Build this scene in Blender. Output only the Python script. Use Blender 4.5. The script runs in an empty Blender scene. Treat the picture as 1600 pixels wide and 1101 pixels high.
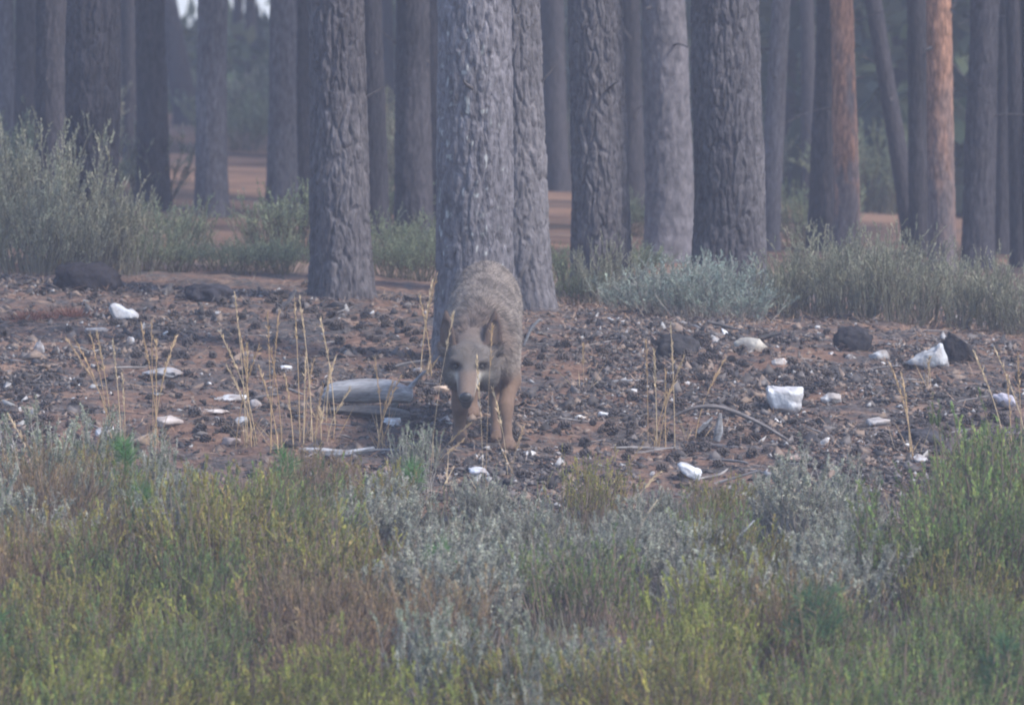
import bpy, bmesh, math
import numpy as np
from mathutils import Vector, Matrix, Euler

# ------------------------------------------------------------------ camera, sky, sun, exposure
sc = bpy.context.scene
CAM_Y, CAM_Z, PITCH, FPX = -30.0, 2.0, 2.96, 11100.0     # a 250 mm lens, 30 m from the animal
cam_d = bpy.data.cameras.new('camera')
cam = bpy.data.objects.new('camera', cam_d)
sc.collection.objects.link(cam)
cam.location = (0, CAM_Y, CAM_Z)
cam.rotation_euler = (math.radians(90 - PITCH), 0, 0)
cam_d.sensor_width = 36.0
cam_d.lens = 36.0 * FPX / 1600.0
cam_d.clip_start = 0.5
cam_d.clip_end = 3000
cam_d.dof.use_dof = True
cam_d.dof.focus_distance = 30.9
cam_d.dof.aperture_fstop = 5.8
sc.camera = cam

SUN_EL, SUN_AZ = math.radians(48), math.radians(118)
w = bpy.data.worlds.new('World')
sc.world = w
w.use_nodes = True
nt = w.node_tree
sky = nt.nodes.new('ShaderNodeTexSky')
sky.sky_type = 'NISHITA'
sky.sun_disc = False
sky.sun_elevation = SUN_EL
sky.sun_rotation = SUN_AZ
sky.air_density = 1.0
sky.dust_density = 1.0
sky.ozone_density = 2.5
bg = nt.nodes['Background']
bg.inputs['Strength'].default_value = 0.15
nt.links.new(sky.outputs[0], bg.inputs['Color'])

sun_d = bpy.data.lights.new('sun', 'SUN')
sun_d.energy = 2.3
sun_d.angle = math.radians(10)
sun_d.color = (1.0, 0.94, 0.86)
sun = bpy.data.objects.new('sun', sun_d)
sc.collection.objects.link(sun)
sv = Vector((math.sin(SUN_AZ) * math.cos(SUN_EL), math.cos(SUN_AZ) * math.cos(SUN_EL), math.sin(SUN_EL)))
sun.rotation_euler = sv.to_track_quat('Z', 'Y').to_euler()
sun.location = (20, -20, 30)

sc.view_settings.view_transform = 'Standard'
sc.view_settings.look = 'None'
sc.view_settings.gamma = 1.0
sc.view_settings.use_curve_mapping = False
sc.view_settings.exposure = 1.28
sc.render.engine = 'CYCLES'
sc.cycles.use_denoising = True
sc.cycles.max_bounces = 5
sc.cycles.diffuse_bounces = 3
sc.cycles.glossy_bounces = 1
sc.cycles.transmission_bounces = 2
sc.cycles.volume_bounces = 1
sc.cycles.transparent_max_bounces = 6
sc.cycles.filter_width = 2.0

# ------------------------------------------------------------------ helpers
COL = sc.collection
rng = np.random.default_rng(7)


def hash2(ix, iy, seed=0):
    h = (ix.astype(np.int64) * 374761393 + iy.astype(np.int64) * 668265263 + seed * 974711) & 0x7fffffff
    h = ((h ^ (h >> 13)) * 1274126177) & 0x7fffffff
    h = (h ^ (h >> 16)) & 0x7fffffff
    return (h % 100003) / 100003.0


def vnoise(x, y, seed=0, px=None):
    x = np.asarray(x, float); y = np.asarray(y, float)
    ix = np.floor(x); iy = np.floor(y)
    fx = x - ix; fy = y - iy
    fx = fx * fx * (3 - 2 * fx); fy = fy * fy * (3 - 2 * fy)
    m = (lambda a: np.mod(a, px)) if px else (lambda a: a)
    a = hash2(m(ix), iy, seed); b = hash2(m(ix + 1), iy, seed)
    c = hash2(m(ix), iy + 1, seed); d = hash2(m(ix + 1), iy + 1, seed)
    return (a * (1 - fx) + b * fx) * (1 - fy) + (c * (1 - fx) + d * fx) * fy


def fbm(x, y, seed=0, oct=4):
    s = 0; a = 0.5
    x = np.asarray(x, float); y = np.asarray(y, float)
    for o in range(oct):
        s = s + a * (vnoise(x, y, seed + o * 17) - 0.5)
        x = x * 2.03 + 3.1; y = y * 2.03 + 1.7; a *= 0.5
    return s * 2


def noise3(p, s, seed=0):
    return (vnoise(p[:, 0] * s + p[:, 2] * s * 0.61, p[:, 1] * s - p[:, 2] * s * 0.37, seed)
            + vnoise(p[:, 1] * s + 9.1, p[:, 2] * s + p[:, 0] * s * 0.53, seed + 5)) * 0.5


def worley(u, v, seed, px=None):
    iu = np.floor(u); iv = np.floor(v)
    F1 = np.full(u.shape, 9.0); F2 = np.full(u.shape, 9.0); ID = np.zeros(u.shape)
    for du in (-1, 0, 1):
        for dv in (-1, 0, 1):
            cu = iu + du; cv = iv + dv
            hu = np.mod(cu, px) if px else cu
            jx = hash2(hu, cv, seed); jy = hash2(hu, cv, seed + 31)
            d = np.hypot(cu + 0.1 + 0.8 * jx - u, cv + 0.1 + 0.8 * jy - v)
            near = d < F1
            F2 = np.where(near, F1, np.minimum(F2, d))
            ID = np.where(near, hash2(hu, cv, seed + 77), ID)
            F1 = np.where(near, d, F1)
    return F1, F2, ID


def sstep(a, b, x):
    t = np.clip((np.asarray(x, float) - a) / (b - a), 0, 1)
    return t * t * (3 - 2 * t)


def mesh_np(name, V, F, mat=None, col=None, smooth=False):
    """F: (n,3) or (n,4) int array."""
    V = np.asarray(V, np.float32); F = np.asarray(F, np.int32)
    me = bpy.data.meshes.new(name)
    me.vertices.add(len(V)); me.vertices.foreach_set('co', V.ravel())
    k = F.shape[1]
    me.loops.add(F.size); me.loops.foreach_set('vertex_index', F.ravel())
    me.polygons.add(len(F))
    me.polygons.foreach_set('loop_start', np.arange(0, F.size, k, dtype=np.int32))
    me.polygons.foreach_set('loop_total', np.full(len(F), k, np.int32))
    if smooth:
        me.polygons.foreach_set('use_smooth', np.ones(len(F), bool))
    if col is not None:
        at_ = me.color_attributes.new('Col', 'FLOAT_COLOR', 'POINT')
        c4 = np.ones((len(V), 4), np.float32); c4[:, :3] = col
        at_.data.foreach_set('color', c4.ravel())
    me.update(calc_edges=True)
    if mat:
        me.materials.append(mat)
    return me


def link(name, data=None, parent=None, loc=None, rot=None, scale=None):
    o = bpy.data.objects.new(name, data)
    COL.objects.link(o)
    if parent is not None:
        o.parent = parent
    if loc is not None:
        o.location = loc
    if rot is not None:
        o.rotation_euler = rot
    if scale is not None:
        o.scale = scale if hasattr(scale, '__len__') else (scale,) * 3
    return o


def tag(o, label=None, cat=None, group=None, kind=None):
    if label: o['label'] = label
    if cat: o['category'] = cat
    if group: o['group'] = group
    if kind: o['kind'] = kind
    return o


# -------- terrain: a bank rising 1 in 10 to a crest, level pine floor beyond
def terrain(x, y):
    x = np.asarray(x, float); y = np.asarray(y, float)
    yc = 4.1 - 0.46 * np.clip(x, -4, 4)
    t = y - yc
    k = 0.5
    soft = np.where(np.abs(t) < k, t - (t + k) ** 2 / (4 * k), np.where(t < 0, t, 0.0))   # min(t,0) rounded
    z = 0.1 * (yc + soft) + 0.002 * np.maximum(t, 0)
    z = np.where(y < -12, -1.2 + (y + 12) * 0.015, z)
    fall = np.maximum(y - 22, 0) * sstep(0.2, 4, x)
    z = z - 0.035 * fall - 0.012 * np.maximum(y - 85, 0)
    z = z - 0.010 * np.maximum(y - 40, 0) * sstep(0, -2, x)
    near = np.exp(-((y - 1) / 12) ** 2)
    z = z + near * (0.05 * fbm(x * 1.1, y * 1.1, 3, 3) + 0.022 * fbm(x * 6, y * 6, 8, 3) + 0.016 * fbm(x * 17, y * 17, 18, 2))
    return z


def h(x, y):
    return float(terrain(np.array([x]), np.array([y]))[0])


def ray(px, py):
    a = math.radians(PITCH) + math.atan((py - 550.5) / FPX)
    return (px - 800.0) / FPX, -math.tan(a)          # dx/dy, dz/dy


def at(px, py):
    """where the line of sight of a photo pixel first meets the ground"""
    dx, dz = ray(px, py)
    d = np.arange(18, 110, 0.04)
    f = CAM_Z + dz * d - terrain(dx * d, CAM_Y + d)
    i = np.argmax(f < 0) if (f < 0).any() else len(d) - 1
    dd = d[i] - 0.02
    x, y = dx * dd, CAM_Y + dd
    return x, y, h(x, y)


def at_depth(px, py, Y):
    dx, dz = ray(px, py)
    d = Y - CAM_Y
    return dx * d, Y, CAM_Z + dz * d


def mpp(Y):
    return (Y - CAM_Y) / FPX


# -------- materials
def mat_base(name):
    m = bpy.data.materials.new(name); m.use_nodes = True
    n = m.node_tree.nodes; b = n['Principled BSDF']
    return m, n, m.node_tree.links, b


def mat_col(name, rough=0.8, noise=30.0, amt=0.35, bump=0.0, spec=0.2, bscale=None, transl=0.0, stretch=(1, 1, 1)):
    """vertex colour x procedural noise"""
    m, n, L, b = mat_base(name)
    a = n.new('ShaderNodeAttribute'); a.attribute_name = 'Col'
    tc = n.new('ShaderNodeTexCoord')
    mp = n.new('ShaderNodeMapping'); mp.inputs['Scale'].default_value = stretch
    L.new(tc.outputs['Object'], mp.inputs['Vector'])
    tx = n.new('ShaderNodeTexNoise'); tx.inputs['Scale'].default_value = noise; tx.inputs['Detail'].default_value = 5
    L.new(mp.outputs[0], tx.inputs['Vector'])
    mr = n.new('ShaderNodeMapRange'); mr.inputs[1].default_value = 0.25; mr.inputs[2].default_value = 0.75
    mr.inputs[3].default_value = 1 - amt; mr.inputs[4].default_value = 1 + amt
    L.new(tx.outputs['Fac'], mr.inputs[0])
    mx = n.new('ShaderNodeVectorMath'); mx.operation = 'SCALE'
    L.new(a.outputs['Color'], mx.inputs[0]); L.new(mr.outputs[0], mx.inputs['Scale'])
    L.new(mx.outputs[0], b.inputs['Base Color'])
    b.inputs['Roughness'].default_value = rough
    b.inputs['Specular IOR Level'].default_value = spec
    if bump:
        t2 = n.new('ShaderNodeTexNoise'); t2.inputs['Scale'].default_value = bscale or noise * 2
        t2.inputs['Detail'].default_value = 4
        L.new(mp.outputs[0], t2.inputs['Vector'])
        bp = n.new('ShaderNodeBump'); bp.inputs['Strength'].default_value = bump; bp.inputs['Distance'].default_value = 0.01
        L.new(t2.outputs['Fac'], bp.inputs['Height']); L.new(bp.outputs[0], b.inputs['Normal'])
    if transl:
        tr = n.new('ShaderNodeBsdfTranslucent'); L.new(mx.outputs[0], tr.inputs['Color'])
        ms = n.new('ShaderNodeMixShader'); ms.inputs[0].default_value = transl
        L.new(b.outputs[0], ms.inputs[1]); L.new(tr.outputs[0], ms.inputs[2])
        L.new(ms.outputs[0], n['Material Output'].inputs['Surface'])
    return m


M_BARK = mat_col('pine_bark', 0.9, 38, 0.5, 0.9, 0.1, 110, stretch=(1, 1, 0.45))
M_LEAF = mat_col('leaf', 0.65, 12, 0.15, 0, 0.25, transl=0.4)
M_STEM = mat_col('woody_stem', 0.85, 60, 0.3, 0, 0.1)
M_STRAW = mat_col('dry_straw', 0.6, 60, 0.2, 0, 0.3, transl=0.15)
M_ROCK = mat_col('quartz_stone', 0.75, 28, 0.22, 0.6, 0.3, 60)
M_WOOD = mat_col('weathered_wood', 0.85, 20, 0.4, 0.6, 0.15, 60, stretch=(0.25, 4, 4))
M_CHAR = mat_col('charred_wood', 0.9, 30, 0.4, 0.6, 0.15, 70)
M_CONE = mat_col('pine_cone_scale', 0.8, 40, 0.3, 0, 0.15)
M_FUR = mat_col('wolf_fur', 0.85, 90, 0.12, 0, 0.12)
M_LITTER = mat_col('litter', 0.85, 40, 0.2, 0, 0.15)


def ground_mat():
    m, n, L, b = mat_base('pine_floor')
    tc = n.new('ShaderNodeTexCoord')

    def noise(scale, det=6, rough=0.55, seed=0.0):
        mp = n.new('ShaderNodeMapping'); mp.inputs['Location'].default_value = (seed, seed * 1.7, seed * .3)
        L.new(tc.outputs['Object'], mp.inputs['Vector'])
        t = n.new('ShaderNodeTexNoise'); t.inputs['Scale'].default_value = scale
        t.inputs['Detail'].default_value = det; t.inputs['Roughness'].default_value = rough
        L.new(mp.outputs[0], t.inputs['Vector'])
        return t.outputs['Fac']

    def ramp(src, stops):
        r = n.new('ShaderNodeValToRGB'); e = r.color_ramp.elements
        while len(e) < len(stops): e.new(0.5)
        for k, (p, c) in enumerate(stops):
            e[k].position = p; e[k].color = (*c, 1)
        L.new(src, r.inputs[0]); return r.outputs[0]

    def mix(f, a, c2):
        x = n.new('ShaderNodeMix'); x.data_type = 'RGBA'
        L.new(f, x.inputs[0]); L.new(a, x.inputs[6]); L.new(c2, x.inputs[7]); return x.outputs[2]
    soil = ramp(noise(14, 10, .75), [(0.3, (.085, .052, .040)), (0.5, (.175, .105, .076)), (0.7, (.27, .175, .13))])
    ash = ramp(noise(38, 8, .7, 4.0), [(0.32, (.03, .028, .028)), (0.5, (.075, .068, .068)), (0.68, (.16, .145, .14))])
    mask = ramp(noise(2.4, 12, .80, 9.0), [(0.455, (0, 0, 0)), (0.535, (1, 1, 1))])
    c = mix(mask, soil, ash)
    tan = ramp(noise(3.4, 6, .6, 21.0), [(0.58, (0, 0, 0)), (0.68, (1, 1, 1))])
    tanc = ramp(noise(40, 4, .6, 2.0), [(0.3, (.20, .12, .085)), (0.7, (.36, .25, .185))])
    c = mix(tan, c, tanc)
    sx = n.new('ShaderNodeSeparateXYZ'); L.new(tc.outputs['Object'], sx.inputs[0])
    mr = n.new('ShaderNodeMapRange'); mr.inputs[1].default_value = 7.0; mr.inputs[2].default_value = 10.0
    L.new(sx.outputs['Y'], mr.inputs[0])
    carpet = ramp(noise(.55, 5, .6, 33.0), [(0.38, (.06, .045, .038)), (0.55, (.20, .118, .080)), (0.70, (.31, .205, .145))])
    c = mix(mr.outputs[0], c, carpet)
    L.new(c, b.inputs['Base Color'])
    b.inputs['Roughness'].default_value = 0.95
    b.inputs['Specular IOR Level'].default_value = 0.1
    bp = n.new('ShaderNodeBump'); bp.inputs['Strength'].default_value = 0.9; bp.inputs['Distance'].default_value = 0.02
    L.new(noise(60, 6, .7), bp.inputs['Height']); L.new(bp.outputs[0], b.inputs['Normal'])
    return m


M_GROUND = ground_mat()

# ------------------------------------------------------------------ ground sheet
def axis(lo, hi, step, far_lo, far_hi, g=1.13):
    a = list(np.arange(lo, hi, step))
    s = step; v = lo; pre = []
    while v > far_lo:
        s *= g; v -= s; pre.append(v)
    s = step; v = a[-1]; post = []
    while v < far_hi:
        s *= g; v += s; post.append(v)
    return np.array(pre[::-1] + a + post)


gx = axis(-3.4, 3.4, 0.035, -170, 170)
gy = axis(-8.5, 7.0, 0.035, -60, 330)
GX, GY = np.meshgrid(gx, gy)
GZ = terrain(GX.ravel(), GY.ravel())
nxg, nyg = len(gx), len(gy)
ii = (np.arange(nyg - 1)[:, None] * nxg + np.arange(nxg - 1)[None]).ravel()
gf = np.stack([ii, ii + 1, ii + nxg + 1, ii + nxg], 1)
ground = link('ground', mesh_np('ground', np.stack([GX.ravel(), GY.ravel(), GZ], 1), gf, M_GROUND, smooth=True))
tag(ground, 'reddish brown pine floor strewn with ash and needles on a low bank', 'ground', kind='structure')

# ------------------------------------------------------------------ generic geometry
def blades(P, D, S, Ln, W, col, tip=None):
    """n diamond leaves: base P, direction D, side S, length, width"""
    n = len(P)
    Ln = np.broadcast_to(Ln, n)[:, None]; W = np.broadcast_to(W, n)[:, None]
    mid = P + D * Ln * 0.45
    V = np.stack([P, mid - S * W * 0.5, P + D * Ln, mid + S * W * 0.5], 1).reshape(-1, 3)
    F = np.arange(4 * n).reshape(n, 4)
    c = np.repeat(np.asarray(col)[:, None, :], 4, 1)
    if tip is not None:
        c = c.copy(); c[:, 2] = tip
    return V, F, c.reshape(-1, 3)


def unit(v):
    return v / np.maximum(np.linalg.norm(v, axis=-1, keepdims=True), 1e-9)


def perp(D, r=rng):
    return unit(np.cross(D, unit(r.normal(size=D.shape))))


def tubes(paths, radii, k=4, col=None):
    """paths: (n,m,3), radii: (n,m) -> quads"""
    n, m, _ = paths.shape
    T = unit(np.gradient(paths, axis=1))
    ref = np.where(np.abs(T[..., 2:3]) > 0.9, np.array([1., 0, 0]), np.array([0, 0, 1.]))
    A = unit(np.cross(T, ref)); B = np.cross(T, A)
    th = np.arange(k) * 2 * np.pi / k
    V = (paths[:, :, None] + radii[:, :, None, None] * (A[:, :, None] * np.cos(th)[None, None, :, None]
                                                        + B[:, :, None] * np.sin(th)[None, None, :, None]))
    idx = np.arange(n * m * k).reshape(n, m, k)
    a = idx[:, :-1]; b = idx[:, 1:]
    F = np.stack([a, np.roll(a, -1, 2), np.roll(b, -1, 2), b], -1).reshape(-1, 4)
    c = None
    if col is not None:
        c = np.broadcast_to(np.asarray(col, float).reshape((-1, 1, 1, 3)), (n, m, k, 3)).reshape(-1, 3)
    return V.reshape(-1, 3), F, c


def join(*parts):
    V, F, C, o = [], [], [], 0
    for v, f, c in parts:
        V.append(v); F.append(f + o); C.append(c); o += len(v)
    return np.concatenate(V), np.concatenate(F), np.concatenate(C)


# ------------------------------------------------------------------ pines
def make_trunk(name, r, H, seed, seg, dz, zd, cw, ch, depth, flare, cA, cB, lichen=None, orange=None, wob=0.035):
    zs = list(np.arange(-0.35, zd, dz))
    s = dz
    while zs[-1] < H:
        s = min(s * 1.25, 0.5); zs.append(zs[-1] + s)
    zs = np.array(zs); th = np.arange(seg) / seg
    TH, Z = np.meshgrid(th, zs)
    N = max(5, int(round(2 * math.pi * r / cw)))
    wu = 0.75 * (vnoise(TH * N, Z / ch * 2.1, seed + 3, px=N) - 0.5) + 0.25 * (vnoise(TH * N * 3, Z / ch * 6, seed + 33, px=3 * N) - 0.5)
    wv = 0.7 * (vnoise(TH * N * 2, Z / ch * 2.3, seed + 4, px=2 * N) - 0.5)
    u = TH * N + wu; v = Z / ch + wv
    F1, F2, ID = worley(u, v, seed, px=N)
    g1, g2, id2 = worley(np.mod(u, N) * 2, v * 2.3, seed + 9, px=2 * N)
    e = sstep(0.02, 0.30, F2 - F1)
    e2 = sstep(0.0, 0.25, g2 - g1)
    fine = vnoise(TH * N * 6, Z / ch * 9, seed + 6, px=6 * N) - 0.5
    big = vnoise(TH * 4, Z * 1.6, seed + 12, px=4) - 0.5
    prof = r * (1 - 0.045 * np.maximum(Z, 0))
    prof = np.maximum(prof, r * 0.3 * (1.02 - Z / H))
    fl = flare * np.exp(-np.maximum(Z, -0.1) / 0.16) * (1 + 0.55 * np.sin(2 * np.pi * TH * 4 + seed))
    fl = fl + flare * 0.35 * np.exp(-np.maximum(Z, 0) / 0.6)
    ee = e * (0.45 + 0.55 * vnoise(TH * N * 1.0, Z / ch * 0.8, seed + 50, px=N))
    R = prof * (1 + fl) + depth * (0.9 * ee + 0.30 * ID * e + 0.30 * e2 + 0.40 * fine - 0.7) + r * 0.13 * big
    cx = wob * (vnoise(Z * 0.5, Z * 0 + seed, seed) - 0.5) * 2
    cy = wob * (vnoise(Z * 0.5, Z * 0 + seed + 5, seed) - 0.5) * 2
    V = np.stack([cx + R * np.cos(2 * np.pi * TH), cy + R * np.sin(2 * np.pi * TH), Z], -1).reshape(-1, 3)
    nz = len(zs)
    idx = np.arange(nz * seg).reshape(nz, seg)
    a = idx[:-1]; b = idx[1:]
    F = np.stack([a, np.roll(a, -1, 1), np.roll(b, -1, 1), b], -1).reshape(-1, 4)
    mixf = np.clip(0.5 + 0.35 * (ID - 0.5) + 0.35 * (id2 - 0.5) + 0.9 * big + 0.5 * fine, 0, 1)[..., None]
    col = np.array(cA) * (1 - mixf) + np.array(cB) * mixf
    if orange is not None:
        o = sstep(orange[3], orange[4], Z + 0.9 * (vnoise(TH * 5, Z * 3.0, seed + 20, px=5) - 0.5) + 0.5 * (ID - .5))[..., None]
        col = col * (1 - o) + np.array(orange[:3]) * (0.7 + 0.6 * id2[..., None]) * o
    if lichen is not None:
        lm = sstep(0.84, 0.96, vnoise(TH * N * 2, Z * 34, seed + 40, px=2 * N)
                   * (0.75 + 0.5 * vnoise(TH * 3, Z * 1.4, seed + 41, px=3)) + lichen) * sstep(0.25, 0.6, e)
        col = col * (1 - lm[..., None]) + np.array([.26, .265, .26]) * lm[..., None]
    return mesh_np(name, V, F, M_BARK, col.reshape(-1, 3), smooth=True)


GREYA, GREYB = (.098, .090, .098), (.215, .195, .205)
DARKA, DARKB = (.030, .028, .033), (.060, .054, .060)


def make_crown(seed):
    r = np.random.default_rng(seed)
    nb = 26
    z0 = r.uniform(6.5, 11.2, nb); az = r.uniform(0, 2 * np.pi, nb)
    ln = np.interp(z0, [6.5, 8, 11.2], [1.7, 1.9, 0.6]) * r.uniform(.7, 1.15, nb)
    t = np.linspace(0, 1, 6)
    d = np.stack([np.cos(az), np.sin(az)], 1)
    path = np.zeros((nb, 6, 3))
    path[..., :2] = d[:, None] * (t[None] * ln[:, None] - 0.04)[..., None]
    path[..., 2] = z0[:, None] + (0.35 * t ** 1.5)[None] * ln[:, None] * r.uniform(.2, 1.2, nb)[:, None]
    rad = np.interp(t, [0, 1], [.035, .008])[None] * np.ones((nb, 1))
    bv, bf, bc = tubes(path, rad, 5, np.tile([.13, .10, .09], (nb, 1)))
    tipi = r.integers(0, nb, 2600); tt = r.uniform(.3, 1.08, 2600)
    k = np.clip((tt * 5).astype(int), 0, 4); f = (tt * 5 - k)[:, None]
    P = path[tipi, k] * (1 - f) + path[tipi, k + 1] * f + r.normal(size=(2600, 3)) * [.24, .24, .16]
    D = unit(r.normal(size=(2600, 3)) + [0, 0, .5])
    g = r.uniform(.7, 1.2, 2600)[:, None]
    lv, lf, lc = blades(P, D, perp(D, r), r.uniform(.14, .26, 2600), r.uniform(.05, .10, 2600), np.array([.045, .075, .032]) * g)
    return mesh_np('branches', bv, bf, M_STEM, bc), mesh_np('crown', lv, lf, M_LEAF, lc)


CROWNS = [make_crown(s) for s in (11, 12, 13)]
MID = [make_trunk('trunk_mid', 0.14, 12, 60 + s, 72, 0.02, 3.0, .055, .12, .014, .22, DARKA, DARKB) for s in range(4)]
PALE = [make_trunk('trunk_pale', 0.12, 12, 80 + s, 64, 0.025, 3.0, .05, .14, .010, .22, (.082, .075, .080), (.135, .122, .130)) for s in range(2)]
RED = [make_trunk('trunk_red', 0.11, 12, 90 + s, 64, 0.022, 4.0, .06, .13, .008, .15, (.095, .078, .077), (.155, .125, .122),
                  orange=(.23, .125, .083, o0, o1)) for s, (o0, o1) in enumerate(((0.1, 1.3), (0.4, 1.0)))]
tree_count = [0]


def stub_mesh(seed, L, r0):
    r = np.random.default_rng(seed)
    t = np.linspace(0, 1, 6)
    p = np.stack([-.03 + t * L, .02 * np.sin(t * 4 + seed) * L * 4, (.25 * t - .45 * t ** 2 * (seed % 2)) * L], 1)[None]
    v, f, c = tubes(p, (r0 * np.array([1.7, 1.0, .8, .7, .55, .15]))[None], 6, [(.085, .075, .075)])
    return mesh_np('branch_stub', v, f, M_BARK, c)


STUBS = [stub_mesh(1, .07, .014), stub_mesh(2, .16, .009), stub_mesh(3, .42, .006), stub_mesh(4, .75, .007)]
st_r = np.random.default_rng(17)


def pine(px, width_px, px_top, base_py, Y, kind, label, group=None, mesh=None, rz=None):
    """px: trunk centre at the ground, px_top: at the photograph's upper edge; distance Y from the ground it stands on"""
    k = tree_count[0]; tree_count[0] += 1
    x = (px - 800) * mpp(Y)
    lean = math.atan((px_top - px) / max(base_py, 1))
    root = link('pine_tree', None, None, (x, Y, h(x, Y)), (0, lean, 0))
    tag(root, label, 'tree', group)
    R = 0.5 * width_px * mpp(Y)
    if mesh is None:
        pool, r0 = {'mid': (MID, .14), 'pale': (PALE, .12), 'red': (RED, .11)}[kind]
        mesh = pool[k % len(pool)]; s = R / (r0 * 0.97)
    else:
        s = 1.0
    a = (k * 2.399) if rz is None else rz
    link('trunk', mesh, root, rot=(0, 0, a), scale=(s, s, 1))
    if -60 < px < 1660 and Y < 20:
        for q in range(3 if Y > 9 else 2):
            zz = st_r.uniform(.7, 2.2); aa = st_r.uniform(-math.pi, 0) if q else st_r.choice([-.1, math.pi + .1])
            link('branch_stub', STUBS[st_r.choice(4, p=[.4, .3, .2, .1])], root, (math.cos(aa) * R * .86, math.sin(aa) * R * .86, zz), (st_r.normal() * .2, st_r.normal() * .3, aa))
    br, cr = CROWNS[k % 3]
    link('branches', br, root, rot=(0, 0, a * 1.7), scale=(1, 1, 1 + .06 * (k % 4)))
    link('crown', cr, root, rot=(0, 0, a * 1.7), scale=(1, 1, 1 + .06 * (k % 4)))
    return root


def big(name, wpx, Y, seed, **kw):
    r = 0.5 * wpx * mpp(Y)
    a = dict(seg=170, dz=.0085, zd=2.15, cw=.045, ch=.20, depth=.015, flare=.12, cA=GREYA, cB=GREYB)
    a.update(kw)
    return make_trunk(name, r, 12, seed, **a)


pine(752, 125, 744, 590, 2.55, '', 'thick grey pine with pale lichen flecks standing right behind the wolf',
     mesh=big('trunk_main', 122, 2.55, 1, lichen=.0, depth=.012, cA=(.088, .081, .088), cB=(.168, .155, .166), flare=.10))
pine(812, 100, 795, 485, 4.7, '', 'grey pine with flared foot half hidden behind the lichen-flecked pine',
     mesh=big('trunk_second', 96, 4.7, 2, flare=.30, cA=(.07, .064, .068), cB=(.145, .132, .137)))
pine(538, 96, 524, 468, 4.75, '', 'dark fissured pine standing alone on the bank crest beyond the grey log',
     mesh=big('trunk_third', 92, 4.75, 3, cA=(.052, .047, .052), cB=(.11, .10, .105), depth=.013))
pine(936, 92, 926, 470, 6.2, '', 'dark scaly pine with a twiggy shrub climbing against its foot',
     mesh=big('trunk_fourth', 88, 6.2, 4, cA=(.052, .047, .052), cB=(.115, .104, .108)))
pine(1137, 112, 1136, 468, 6.0, '', 'stout dark furrowed pine rising behind the silver-grey shrubs',
     mesh=big('trunk_fifth', 108, 6.0, 5, cA=(.048, .044, .049), cB=(.105, .095, .099), depth=.014))
pine(152, 88, 152, 440, 7.5, '', 'broad blackish pine rising out of the tall grey-green broom',
     mesh=big('trunk_sixth', 86, 7.5, 6, seg=130, dz=.011, cA=DARKA, cB=DARKB))
pine(1046, 70, 1040, 425, 11.5, 'pale', 'smooth blue-grey pine between two dark furrowed pines')
pine(1196, 30, 1220, 405, 14, 'pale', 'slim pale pine leaning away from the stout furrowed pine')
pine(1296, 48, 1296, 410, 14.5, 'mid', 'dark pine close behind the slim orange-barked one')
pine(1326, 38, 1318, 425, 13.0, 'red', 'slim pine with orange bark turning grey towards its foot')
pine(1472, 40, 1462, 440, 11.5, 'red', 'slim pine with orange upper bark rising from the pale grey-green broom')
pine(1438, 30, 1430, 425, 14.0, 'mid', 'thin dark pine close behind the orange-barked one in the broom')
pine(1424, 26, 1362, 410, 16.0, 'mid', 'thin blackish pine leaning strongly away from the two orange-barked pines')
pine(1522, 46, 1536, 430, 12.5, 'mid', 'dark pine with a straight stem next to the burnt stump')
FARL = 'thin dark pine trunk deep in the shaded wood'
FARG = 'dark pine trunks deep in the wood'
for a in ((1568, 22, 1572, 420, 15, 'mid'), (1594, 26, 1582, 430, 13, 'mid'), (1620, 40, 1612, 430, 13, 'mid'),
          (88, 52, 86, 400, 10.5, 'mid'), (38, 34, 40, 360, 15, 'mid'), (-30, 60, -36, 400, 11, 'mid'),
          (290, 34, 258, 215, 40, 'mid'), (205, 28, 200, 300, 22, 'mid'), (478, 34, 474, 352, 16.5, 'mid'),
          (590, 34, 578, 395, 13, 'mid'), (652, 52, 640, 415, 11.5, 'mid'), (690, 40, 676, 380, 15, 'mid'),
          (868, 34, 862, 300, 24, 'mid'), (992, 32, 986, 350, 18, 'mid'), (1265, 22, 1262, 350, 24, 'mid'),
          (1400, 26, 1404, 340, 27, 'mid'), (1545, 24, 1556, 330, 27, 'mid'), (1225, 24, 1232, 340, 30, 'mid'),
          (130, 30, 128, 280, 30, 'mid'), (318, 20, 322, 210, 42, 'mid'), (1350, 20, 1352, 320, 34, 'mid'),
          (1110, 30, 1108, 330, 30, 'mid'), (760, 34, 760, 330, 26, 'mid'), (1495, 22, 1490, 330, 33, 'mid'),
          (175, 26, 178, 270, 28, 'mid'), (365, 16, 372, 205, 48, 'mid'), (395, 18, 390, 205, 52, 'mid'), (610, 20, 604, 260, 36, 'mid'),
          (845, 24, 852, 270, 34, 'mid'), (1245, 16, 1248, 330, 36, 'mid'), (1300, 18, 1290, 330, 40, 'mid'), (1375, 18, 1384, 330, 38, 'mid'), (1515, 18, 1510, 330, 38, 'mid'),
          (-80, 40, -84, 360, 17, 'mid'), (1690, 44, 1690, 420, 13, 'mid')):
    for lim, ref in ((120, 'the broom-fringed blackish pine'), (420, 'the far clearing'), (620, 'the fissured crest pine'), (790, 'the lichen-flecked pine'),
                     (1010, 'the scaly pine'), (1240, 'the stout furrowed pine'), (1400, 'the first orange-barked pine'), (1700, 'the second orange-barked pine')):
        if a[0] < lim: break
    pine(*a, ('slim distant' if a[4] > 21 else 'thin') + ' dark pine trunk in the shade beyond ' + ref, FARG)
pine(8, 30, 6, 330, 17, 'pale', 'pale slim pine beside the broom at the edge of the wood')
pine(240, 46, 236, 350, 16, 'mid', 'dark pine standing on the orange needle floor beyond the broom')
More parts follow.
